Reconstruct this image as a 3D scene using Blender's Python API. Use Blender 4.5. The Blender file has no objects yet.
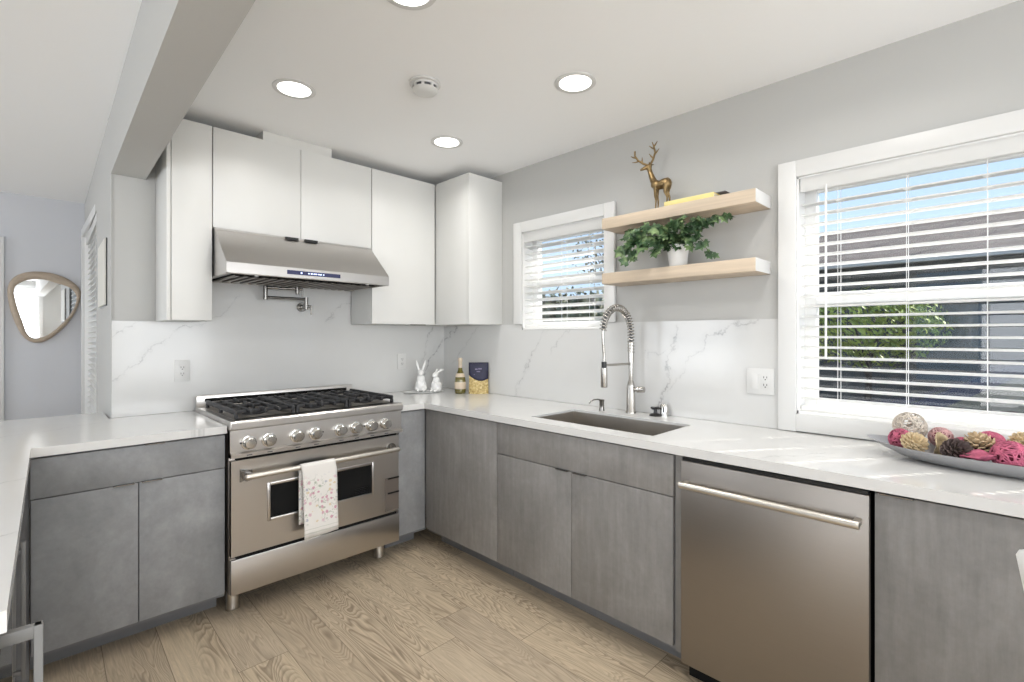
import bpy, bmesh, math, random
from mathutils import Vector, Matrix, noise
S = bpy.context.scene
COL = S.collection
PI = math.pi
V = Vector
rnd = random.Random(7)

# ------------------------------------------------------------ camera, sky, sun, fill lamps, exposure
HC = 1.325
cd = bpy.data.cameras.new('camera'); cam = bpy.data.objects.new('camera', cd); COL.objects.link(cam)
cam.location = (0, 0, HC)
cam.rotation_euler = (PI/2, 0, -math.radians(44.738))
cd.sensor_fit = 'HORIZONTAL'; cd.sensor_width = 36.0
cd.lens = 491.48/1024*36.0
cd.shift_y = -5.5/1024
cd.clip_start = 0.02; cd.clip_end = 400
S.camera = cam
S.view_settings.view_transform = 'Standard'
S.view_settings.look = 'None'
S.view_settings.gamma = 1.0
S.view_settings.use_curve_mapping = False
S.view_settings.exposure = 0.57
S.cycles.max_bounces = 10
S.cycles.diffuse_bounces = 6
S.cycles.glossy_bounces = 5
S.cycles.transparent_max_bounces = 12
S.cycles.caustics_reflective = False
S.cycles.caustics_refractive = False
S.cycles.sample_clamp_indirect = 6.0

w = bpy.data.worlds.new('sky'); S.world = w; w.use_nodes = True
nt = w.node_tree; nt.nodes.clear()
wo = nt.nodes.new('ShaderNodeOutputWorld'); bg = nt.nodes.new('ShaderNodeBackground')
tc = nt.nodes.new('ShaderNodeTexCoord'); sp = nt.nodes.new('ShaderNodeSeparateXYZ'); rp = nt.nodes.new('ShaderNodeValToRGB')
nt.links.new(tc.outputs['Generated'], sp.inputs[0]); nt.links.new(sp.outputs['Z'], rp.inputs[0])
rp.color_ramp.elements[0].position = 0.0; rp.color_ramp.elements[0].color = (0.60, 0.78, 0.98, 1)
rp.color_ramp.elements[1].position = 0.9; rp.color_ramp.elements[1].color = (0.30, 0.52, 0.90, 1)
nt.links.new(rp.outputs[0], bg.inputs[0]); bg.inputs[1].default_value = .88
nt.links.new(bg.outputs[0], wo.inputs[0])

sd = bpy.data.lights.new('sun', 'SUN'); so = bpy.data.objects.new('sun', sd); COL.objects.link(so)
sd.energy = 6.0; sd.angle = math.radians(0.6); sd.color = (1.0, 0.95, 0.87)
so.rotation_euler = V((-.49, .345, -.685)).to_track_quat('-Z', 'Y').to_euler()
so.location = (6, -4, 9)

def area(name, loc, direction, sx, sy, power, color=(1, 1, 1)):
    d = bpy.data.lights.new(name, 'AREA'); d.shape = 'RECTANGLE'; d.size = sx; d.size_y = sy
    d.energy = power; d.color = color
    o = bpy.data.objects.new(name, d); COL.objects.link(o)
    o.location = loc; o.rotation_euler = V(direction).to_track_quat('-Z', 'Z').to_euler()
    return o
# added fill lamps in place of daylight, at unseen windows behind and beside the camera
area('daylight_fill_rear', (-1.35, -3.12, 1.45), (0, 1, .40), 3.1, 1.7, 76, (.985, .992, 1))
area('daylight_fill_rear', (1.55, -3.12, 1.45), (0, 1, .40), 1.3, 1.7, 32, (.985, .992, 1))
area('daylight_fill_side', (-4.12, -.6, 1.45), (1, 0, .35), 3.2, 1.7, 42, (.985, .992, 1))
area('daylight_fill_dining', (-4.12, 4.2, 1.5), (1, 0, 0), 2.0, 1.5, 38, (.93, .96, 1))

# ------------------------------------------------------------ materials
def newmat(name):
    m = bpy.data.materials.new(name); m.use_nodes = True
    n = m.node_tree; b = n.nodes['Principled BSDF']
    return m, n, b
def N(n, t, **kw):
    x = n.nodes.new('ShaderNode' + t)
    for k, v in kw.items():
        setattr(x, k, v)
    return x
def L(n, a, b): n.links.new(a, b)
def ramp(n, fac, stops):
    r = N(n, 'ValToRGB'); L(n, fac, r.inputs[0])
    e = r.color_ramp.elements
    while len(e) < len(stops): e.new(0.5)
    for i, (p, c) in enumerate(stops):
        e[i].position = p; e[i].color = (c[0], c[1], c[2], 1) if not isinstance(c, (int, float)) else (c, c, c, 1)
    return r.outputs[0]
def mathn(n, op, a, b=None, c=None, clamp=False):
    x = N(n, 'Math', operation=op); x.use_clamp = clamp
    for i, v in enumerate((a, b, c)):
        if v is None: continue
        if isinstance(v, (int, float)): x.inputs[i].default_value = v
        else: L(n, v, x.inputs[i])
    return x.outputs[0]
def noisen(n, vec, scale, detail=3, rough=.5, dist=0.):
    x = N(n, 'TexNoise'); x.inputs['Scale'].default_value = scale
    x.inputs['Detail'].default_value = detail; x.inputs['Roughness'].default_value = rough
    x.inputs['Distortion'].default_value = dist
    if vec is not None: L(n, vec, x.inputs['Vector'])
    return x.outputs['Fac']
def mapped(n, scale, rot=(0, 0, 0), loc=(0, 0, 0)):
    g = N(n, 'NewGeometry'); m = N(n, 'Mapping')
    m.inputs['Scale'].default_value = scale; m.inputs['Rotation'].default_value = rot; m.inputs['Location'].default_value = loc
    L(n, g.outputs['Position'], m.inputs[0]); return m.outputs[0]
def mixc(n, fac, a, b):
    x = N(n, 'Mix', data_type='RGBA')
    if isinstance(fac, (int, float)): x.inputs[0].default_value = fac
    else: L(n, fac, x.inputs[0])
    for i, v in ((6, a), (7, b)):
        if isinstance(v, tuple): x.inputs[i].default_value = (*v[:3], 1)
        else: L(n, v, x.inputs[i])
    return x.outputs[2]
def bump(n, b, h, strength=.2, dist=.002):
    x = N(n, 'Bump'); x.inputs['Strength'].default_value = strength; x.inputs['Distance'].default_value = dist
    L(n, h, x.inputs['Height']); L(n, x.outputs[0], b.inputs['Normal'])
def flat(name, col, rough=.5, metal=0., spec=.5, var=0., vs=8., bmp=0., bs=60., sheen=0.):
    m, n, b = newmat(name)
    b.inputs['Base Color'].default_value = (*col, 1); b.inputs['Roughness'].default_value = rough
    b.inputs['Metallic'].default_value = metal; b.inputs['Specular IOR Level'].default_value = spec
    if sheen: b.inputs['Sheen Weight'].default_value = sheen
    if var:
        f = noisen(n, mapped(n, (1, 1, 1)), vs, 4)
        c = ramp(n, f, [(.3, tuple(max(0, x*(1-var)) for x in col)), (.7, tuple(min(1, x*(1+var)) for x in col))])
        L(n, c, b.inputs['Base Color'])
    if bmp:
        bump(n, b, noisen(n, mapped(n, (1, 1, 1)), bs, 3), bmp)
    return m
M = {}
M['wall'] = flat('wall_paint', (.505, .505, .492), .85, spec=.2, bmp=.25, bs=45)
M['wall_blue'] = flat('bluish_grey_paint', (.60, .61, .64), .85, spec=.2, bmp=.2, bs=45)
M['vinyl'] = flat('white_vinyl_frame', (.88, .88, .87), .35)
M['ceil'] = flat('ceiling_paint', (.93, .935, .94), .9, spec=.15, bmp=.15, bs=40)
M['trim'] = flat('white_trim_paint', (.70, .70, .69), .35)
M['cabwhite'] = flat('white_laminate', (.71, .71, .69), .38, var=.012, vs=3)
M['slot'] = flat('dark_gap', (.012, .012, .012), .8, spec=.1)
M['black'] = flat('black_plastic', (.015, .015, .015), .35)
M['castiron'] = flat('cast_iron', (.022, .022, .024), .55, var=.3, vs=60)
M['slat'] = flat('white_blind_slat', (.93, .93, .92), .4)
def _transl(m, amt):
    n = m.node_tree; b = n.nodes['Principled BSDF']; t = n.nodes.new('ShaderNodeBsdfTranslucent'); x = n.nodes.new('ShaderNodeMixShader')
    t.inputs[0].default_value = (.95, .95, .94, 1); x.inputs[0].default_value = amt
    n.links.new(b.outputs[0], x.inputs[1]); n.links.new(t.outputs[0], x.inputs[2]); n.links.new(x.outputs[0], n.nodes['Material Output'].inputs[0])
_transl(M['slat'], .5)
M['plastic'] = flat('white_plastic', (.66, .66, .65), .3)
M['ceramic'] = flat('white_ceramic', (.82, .82, .81), .15)
M['chrome'] = flat('polished_nickel', (.62, .61, .58), .16, metal=1.)
M['hosedark'] = flat('dark_hose', (.09, .09, .09), .5)
M['nickel'] = flat('brushed_nickel', (.47, .45, .42), .24, metal=1.)
M['dnickel'] = flat('dark_brushed_nickel', (.25, .24, .225), .25, metal=1.)
M['brass'] = flat('antique_gold', (.25, .175, .085), .36, metal=.9, var=.35, vs=40)
M['toe'] = flat('grey_toe_kick', (.17, .17, .175), .6, var=.1)
M['display'] = flat('control_glass', (.035, .04, .10), .12)
M['glassdark'] = flat('oven_glass', (.055, .055, .045), .05, spec=.8)
M['vent'] = flat('taupe_label', (.13, .11, .095), .4)

def mat_emit(name, col, s):
    m, n, b = newmat(name); b.inputs['Base Color'].default_value = (*col, 1)
    b.inputs['Emission Color'].default_value = (*col, 1); b.inputs['Emission Strength'].default_value = s
    return m
M['lens'] = mat_emit('lit_lens', (1, .98, .94), 2.2)
M['ledtext'] = mat_emit('lit_symbols', (.55, .65, 1), 1.2)

def mat_steel(name, col, rough, axis, streak=.03):
    m, n, b = newmat(name); b.inputs['Metallic'].default_value = 1
    sc = {'x': (3, 300, 420), 'y': (300, 3, 420), 'z': (420, 420, 3)}[axis]
    f = noisen(n, mapped(n, sc), 4, 4, .6)
    c = ramp(n, f, [(.25, tuple(x*(1-streak) for x in col)), (.75, tuple(x*(1+streak) for x in col))])
    L(n, c, b.inputs['Base Color'])
    b.inputs['Roughness'].default_value = rough
    b.inputs['Anisotropic'].default_value = .75 if axis == 'x' else .35
    tg = N(n, 'CombineXYZ'); tg.inputs[{'x': 0, 'y': 1, 'z': 2}[axis]].default_value = 1
    L(n, tg.outputs[0], b.inputs['Tangent'])
    return m
M['steel'] = mat_steel('brushed_stainless', (.56, .54, .52), .30, 'x')
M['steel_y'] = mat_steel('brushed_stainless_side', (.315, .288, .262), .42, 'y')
M['steel_sink'] = flat('sink_stainless', (.43, .40, .36), .42, metal=1., var=.03, vs=20)
M['greybar'] = flat('grey_metal_bar', (.21, .21, .205), .55, metal=.2)
M['satin'] = flat('satin_steel_bar', (.66, .63, .58), .34, metal=1)

def mat_concrete(name, base, grain):
    m, n, b = newmat(name)
    f1 = noisen(n, mapped(n, (1, 1, 1)), 3.2, 6, .62, .6)
    f2 = noisen(n, mapped(n, (26, 26, 2.6) if grain else (7, 7, 4)), 1.6, 5, .65)
    f3 = noisen(n, mapped(n, (1, 1, 1)), 38, 4, .7)
    s = mathn(n, 'ADD', mathn(n, 'MULTIPLY', f1, .5), mathn(n, 'ADD', mathn(n, 'MULTIPLY', f2, .33), mathn(n, 'MULTIPLY', f3, .17)))
    c = ramp(n, s, [(.34, tuple(x*.76 for x in base)), (.5, base), (.66, tuple(x*1.30 for x in base))])
    L(n, c, b.inputs['Base Color']); b.inputs['Roughness'].default_value = .5
    b.inputs['Specular IOR Level'].default_value = .35
    bump(n, b, f3, .06)
    return m
M['conc'] = mat_concrete('concrete_laminate', (.238, .230, .223), True)
M['conc_b'] = mat_concrete('concrete_laminate_range_wall', (.275, .28, .287), False)

def vein_nodes(n, U, W, segs, warp_seed):
    """intensity 0..1 of grey veins along straight segments whose distance is warped by noise"""
    cmb = N(n, 'CombineXYZ'); L(n, U, cmb.inputs[0]); L(n, W, cmb.inputs[1]); cmb.inputs[2].default_value = warp_seed
    w1 = mathn(n, 'SUBTRACT', noisen(n, cmb.outputs[0], 9, 5, .62), .5)
    w2 = mathn(n, 'SUBTRACT', noisen(n, cmb.outputs[0], 31, 4, .6), .5)
    wd = mathn(n, 'ADD', mathn(n, 'MULTIPLY', w1, .13), mathn(n, 'MULTIPLY', w2, .035))
    brk = ramp(n, noisen(n, cmb.outputs[0], 17, 4, .7), [(.36, .12), (.62, 1.)])
    tot = None
    for (a, b, width, amt) in segs:
        d = V((b[0]-a[0], b[1]-a[1])); ln = d.length; d = d/ln
        du = mathn(n, 'SUBTRACT', U, a[0]); dw = mathn(n, 'SUBTRACT', W, a[1])
        t = mathn(n, 'ADD', mathn(n, 'MULTIPLY', du, d.x), mathn(n, 'MULTIPLY', dw, d.y))
        p = mathn(n, 'ADD', mathn(n, 'SUBTRACT', mathn(n, 'MULTIPLY', du, d.y), mathn(n, 'MULTIPLY', dw, d.x)), wd)
        p = mathn(n, 'ABSOLUTE', p)
        core = mathn(n, 'SUBTRACT', 1., mathn(n, 'DIVIDE', p, width), clamp=True)
        halo = mathn(n, 'MULTIPLY', mathn(n, 'SUBTRACT', 1., mathn(n, 'DIVIDE', p, width*5), clamp=True), .22)
        x = mathn(n, 'ADD', core, halo)
        e1 = mathn(n, 'DIVIDE', mathn(n, 'ADD', t, .02), .04, clamp=True)
        e2 = mathn(n, 'DIVIDE', mathn(n, 'SUBTRACT', ln+.02, t), .04, clamp=True)
        x = mathn(n, 'MULTIPLY', mathn(n, 'MULTIPLY', x, e1), mathn(n, 'MULTIPLY', e2, amt))
        tot = x if tot is None else mathn(n, 'MAXIMUM', tot, x)
    return mathn(n, 'MULTIPLY', tot, brk, clamp=True)
def mat_marble(name, plane, segs, seed, base=(.64, .64, .63), rough=.14):
    m, n, b = newmat(name)
    g = N(n, 'NewGeometry'); s = N(n, 'SeparateXYZ'); L(n, g.outputs['Position'], s.inputs[0])
    U = s.outputs[plane[0]]; W = s.outputs[plane[1]]
    v = vein_nodes(n, U, W, segs, seed)
    cl = ramp(n, noisen(n, g.outputs['Position'], 2.2, 4, .6), [(.3, tuple(x*.965 for x in base)), (.7, base)])
    c = mixc(n, v, cl, (.28, .28, .285))
    L(n, c, b.inputs['Base Color']); b.inputs['Roughness'].default_value = rough
    b.inputs['Specular IOR Level'].default_value = .45
    return m
def poly(pts, wd, amt): return [(pts[i], pts[i+1], wd, amt) for i in range(len(pts)-1)]
RV = (poly([(1.191, 1.369), (1.263, 1.222), (1.246, 1.081), (1.333, .899)], .006, .75) + poly([(.80, 1.42), (.896, 1.394), (1.025, 1.318), (1.106, 1.252)], .008, .7)
      + poly([(1.106, 1.252), (1.257, 1.012)], .004, .35) + poly([(1.411, 1.218), (1.263, 1.238)], .003, .4)
      + poly([(2.10, 1.40), (2.25, 1.17), (2.393, .922)], .005, .6) + poly([(1.88, 1.41), (2.06, 1.21)], .004, .5)
      + poly([(2.76, 1.40), (3.10, 1.10)], .005, .5) + poly([(3.03, 1.41), (3.2, 1.26)], .008, .8) + poly([(.69, 1.05), (.705, .91)], .006, .8)
      + poly([(-.3, .9), (-.8, 1.3)], .005, .5))
BV = (poly([(2.29, 1.41), (2.225, 1.251), (2.197, 1.119)], .005, .7) + poly([(2.398, 1.285), (2.282, 1.155), (2.124, .922)], .011, .9)
      + poly([(.70, 1.40), (.591, 1.344), (.483, 1.259), (.362, 1.153), (.30, 1.05)], .006, .55) + poly([(.90, 1.55), (.809, 1.455), (.68, 1.38)], .005, .45)
      + poly([(1.60, 1.56), (1.502, 1.498), (1.42, 1.42)], .007, .55) + poly([(.42, 1.40), (.31, 1.32)], .005, .5))
CV = (poly([(1.9, .5), (2.3, .1)], .004, .25) + poly([(1.77, .62), (2.05, .45)], .004, .5) + poly([(-.25, 1.9), (.02, 2.05)], .004, .45) + poly([(-.5, 1.2), (.0, 1.5)], .004, .4)
      + poly([(.43, 2.6), (.6, 2.54)], .006, .7) + poly([(-.1, 2.9), (.5, 3.2)], .004, .25) + poly([(1.9, 2.2), (2.3, 1.9)], .003, .3) + poly([(1.8, -.1), (2.3, -.6)], .004, .4))
M['marble_r'] = mat_marble('veined_quartz_sink_wall', (1, 2), RV, 3.1)
M['marble_b'] = mat_marble('veined_quartz_range_wall', (0, 2), BV, 7.7)
M['quartz'] = mat_marble('veined_quartz_worktop', (0, 1), CV, 1.3, base=(.70, .70, .69), rough=.12)

def mat_floor():
    m, n, b = newmat('oak_planks')
    g = N(n, 'NewGeometry'); s = N(n, 'SeparateXYZ'); L(n, g.outputs['Position'], s.inputs[0])
    X, Y = s.outputs[0], s.outputs[1]
    xr = mathn(n, 'SUBTRACT', X, mathn(n, 'MULTIPLY', mathn(n, 'SUBTRACT', Y, 2.5), .024))
    px = mathn(n, 'DIVIDE', mathn(n, 'SUBTRACT', xr, .225), .19)
    ix = mathn(n, 'FLOOR', px); fx = mathn(n, 'FRACT', px)
    wn = N(n, 'TexWhiteNoise', noise_dimensions='1D'); L(n, ix, wn.inputs['W'])
    py = mathn(n, 'ADD', mathn(n, 'DIVIDE', Y, 1.35), mathn(n, 'MULTIPLY', wn.outputs['Value'], 5.))
    iy = mathn(n, 'FLOOR', py); fy = mathn(n, 'FRACT', py)
    cb = N(n, 'CombineXYZ'); L(n, ix, cb.inputs[0]); L(n, iy, cb.inputs[1])
    wn2 = N(n, 'TexWhiteNoise', noise_dimensions='2D'); L(n, cb.outputs[0], wn2.inputs['Vector'])
    r = wn2.outputs['Value']
    c2 = N(n, 'CombineXYZ'); L(n, mathn(n, 'MULTIPLY', fx, 1.0), c2.inputs[0]); L(n, mathn(n, 'MULTIPLY', Y, .9), c2.inputs[1]); L(n, mathn(n, 'MULTIPLY', r, 40.), c2.inputs[2])
    gn = noisen(n, c2.outputs[0], 1.7, 2, .45, .5)
    ring = mathn(n, 'FRACT', mathn(n, 'MULTIPLY', gn, 28.))
    ring = ramp(n, ring, [(.0, 0.), (.35, .25), (.8, 1.), (1., 0.)])
    c3 = N(n, 'CombineXYZ'); L(n, mathn(n, 'MULTIPLY', X, 150.), c3.inputs[0]); L(n, mathn(n, 'MULTIPLY', Y, 6.), c3.inputs[1]); L(n, r, c3.inputs[2])
    fine = noisen(n, c3.outputs[0], 1., 4, .6)
    blot = noisen(n, c2.outputs[0], .9, 3, .5)
    base = ramp(n, r, [(0, (.46, .375, .28)), (.3, (.58, .475, .34)), (.6, (.63, .52, .375)), (1, (.54, .445, .33))])
    stre = mathn(n, 'MULTIPLY', ramp(n, blot, [(.36, .10), (.60, .85)]), ring)
    c = mixc(n, stre, base, (.26, .195, .135))
    fn = ramp(n, fine, [(.3, .80), (.7, 1.10)])
    mm = N(n, 'Mix', data_type='RGBA', blend_type='MULTIPLY'); mm.inputs[0].default_value = 1; L(n, c, mm.inputs[6]); L(n, fn, mm.inputs[7])
    ex = mathn(n, 'MINIMUM', fx, mathn(n, 'SUBTRACT', 1., fx)); ey = mathn(n, 'MINIMUM', fy, mathn(n, 'SUBTRACT', 1., fy))
    g1 = mathn(n, 'DIVIDE', ex, .010, clamp=True); g2 = mathn(n, 'DIVIDE', ey, .0016, clamp=True)
    gap = mathn(n, 'MINIMUM', g1, g2)
    c = mixc(n, gap, (.13, .095, .065), mm.outputs[2])
    L(n, c, b.inputs['Base Color']); b.inputs['Roughness'].default_value = .42
    b.inputs['Specular IOR Level'].default_value = .35
    bump(n, b, mathn(n, 'ADD', gap, mathn(n, 'MULTIPLY', ring, -.15)), .25, .0015)
    return m
M['floor'] = mat_floor()

def mat_wood(name, col, axis='y'):
    m, n, b = newmat(name)
    sc = {'y': (30, 1.4, 30), 'z': (30, 30, 1.4), 'x': (1.4, 30, 30)}[axis]
    f = noisen(n, mapped(n, sc), 1.4, 5, .6, .6)
    L(n, ramp(n, f, [(.3, tuple(x*.86 for x in col)), (.7, tuple(x*1.1 for x in col))]), b.inputs['Base Color'])
    b.inputs['Roughness'].default_value = .5
    return m
M['shelfwood'] = mat_wood('pale_maple', (.58, .475, .36))
M['mirrorwood'] = mat_wood('driftwood', (.42, .34, .26), 'x')

def mat_glass(name, tint=(1, 1, 1)):
    m, n, b = newmat(name)
    n.nodes.remove(b); t = N(n, 'BsdfTransparent'); g = N(n, 'BsdfGlossy'); x = N(n, 'MixShader')
    t.inputs[0].default_value = (*tint, 1); g.inputs['Roughness'].default_value = .02
    x.inputs[0].default_value = .05; L(n, t.outputs[0], x.inputs[1]); L(n, g.outputs[0], x.inputs[2])
    L(n, x.outputs[0], n.nodes['Material Output'].inputs[0])
    return m
M['pane'] = mat_glass('window_glass')
M['bottleglass'] = flat('olive_glass', (.20, .17, .035), .05, spec=.8)
M['bottleglass'].node_tree.nodes['Principled BSDF'].inputs['Transmission Weight'].default_value = .35
M['mirror'] = flat('mirror_silver', (.86, .88, .90), .02, metal=1)

def mat_leaf(name, a, b_, c_, sc=30):
    m, n, b = newmat(name)
    f = noisen(n, mapped(n, (1, 1, 1)), sc, 3)
    L(n, ramp(n, f, [(.3, a), (.5, b_), (.7, c_)]), b.inputs['Base Color']); b.inputs['Roughness'].default_value = .5
    return m
M['ivy'] = mat_leaf('ivy_leaf', (.014, .036, .014), (.045, .10, .038), (.24, .34, .15), 20)
M['stem'] = flat('plant_stem', (.10, .13, .05), .6)
M['bush'] = mat_leaf('sunlit_bush_leaf', (.10, .16, .015), (.22, .29, .03), (.42, .48, .08), 9)
M['bush_dark'] = mat_leaf('hedge_leaf', (.03, .045, .02), (.07, .085, .035), (.17, .16, .07), 6)
M['bark'] = flat('bark', (.035, .03, .028), .9, var=.3)
M['yellow'] = flat('yellow_cloth_cover', (.80, .68, .28), .6, var=.08)
M['paper'] = flat('book_pages', (.82, .76, .60), .8)
M['darkgrey'] = flat('dark_grey_cover', (.10, .10, .11), .5)
M['pink'] = flat('pink_dyed_vine', (.50, .12, .20), .7, var=.35, vs=50)
M['pinkcore'] = flat('deep_pink_core', (.22, .03, .06), .9)
M['palepink'] = flat('pale_pink_vine', (.62, .38, .38), .7, var=.2, vs=50)
M['wicker'] = flat('silvery_wicker', (.58, .52, .45), .6, var=.25, vs=60)
M['cream'] = flat('cream_dried_petal', (.62, .50, .32), .7, var=.3, vs=60)
M['conebrown'] = flat('pinecone_scale', (.105, .075, .07), .7, var=.4, vs=60)
M['coneshadow'] = flat('pinecone_core', (.03, .02, .015), .9)
M['conetip'] = flat('frosted_pinecone_scale', (.52, .40, .25), .7, var=.35, vs=80)
M['tray'] = flat('pewter_glaze', (.38, .38, .39), .33, metal=.35)
M['navy'] = flat('navy_paper', (.014, .014, .045), .5, var=.3, vs=60)
M['pasta'] = mat_leaf('pasta_in_bag', (.36, .24, .07), (.58, .43, .17), (.78, .66, .36), 70)
M['label'] = flat('cream_paper_label', (.62, .52, .40), .6)
M['foil'] = flat('pale_gold_foil', (.62, .50, .30), .4, metal=.4)
M['canvas'] = flat('pale_canvas', (.68, .67, .62), .7)

def mat_towel():
    m, n, b = newmat('floral_towel')
    g = N(n, 'NewGeometry'); s = N(n, 'SeparateXYZ'); L(n, g.outputs['Position'], s.inputs[0])
    v = mapped(n, (1, .3, 1))
    vo = N(n, 'TexVoronoi'); vo.inputs['Scale'].default_value = 44; L(n, v, vo.inputs['Vector'])
    wob = noisen(n, v, 34, 5, .75)
    d = mathn(n, 'ADD', vo.outputs['Distance'], mathn(n, 'MULTIPLY', wob, 1.3))
    blob = ramp(n, d, [(.955, 1.), (1.02, 0.)])
    sep = N(n, 'SeparateColor'); L(n, vo.outputs['Color'], sep.inputs[0])
    hue = ramp(n, sep.outputs[0], [(.0, (.55, .22, .33)), (.25, (.62, .38, .46)), (.45, (.30, .36, .26)), (.62, (.36, .38, .48)), (.8, (.66, .52, .30)), (1, (.45, .22, .38))])
    hue.node.color_ramp.interpolation = 'CONSTANT'
    z = s.outputs[2]
    m1 = mathn(n, 'DIVIDE', mathn(n, 'SUBTRACT', z, .375), .02, clamp=True)
    m2 = mathn(n, 'DIVIDE', mathn(n, 'SUBTRACT', .635, z), .06, clamp=True)
    sw = mathn(n, 'ABSOLUTE', mathn(n, 'SUBTRACT', noisen(n, v, 20, 3, .6, .8), .5))
    stem = mathn(n, 'MULTIPLY', mathn(n, 'LESS_THAN', sw, .016), mathn(n, 'GREATER_THAN', noisen(n, v, 12, 2), .46))
    fade = mathn(n, 'MULTIPLY', m1, m2)
    c0_ = mixc(n, mathn(n, 'MULTIPLY', mathn(n, 'MULTIPLY', stem, fade), .55), (.78, .76, .73), (.30, .34, .27))
    fac = mathn(n, 'MULTIPLY', mathn(n, 'MULTIPLY', blob, fade), .75)
    c = mixc(n, fac, c0_, hue)
    st = mathn(n, 'PINGPONG', mathn(n, 'SUBTRACT', z, .318), .011)
    st = mathn(n, 'LESS_THAN', st, .0032)
    zone = mathn(n, 'MULTIPLY', mathn(n, 'LESS_THAN', z, .362), mathn(n, 'GREATER_THAN', z, .317))
    c = mixc(n, mathn(n, 'MULTIPLY', mathn(n, 'MULTIPLY', st, zone), .55), c, (.48, .50, .44))
    L(n, c, b.inputs['Base Color']); b.inputs['Roughness'].default_value = .9
    bump(n, b, noisen(n, mapped(n, (1, 1, 1)), 300, 2), .2)
    return m
M['towel'] = mat_towel()

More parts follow.
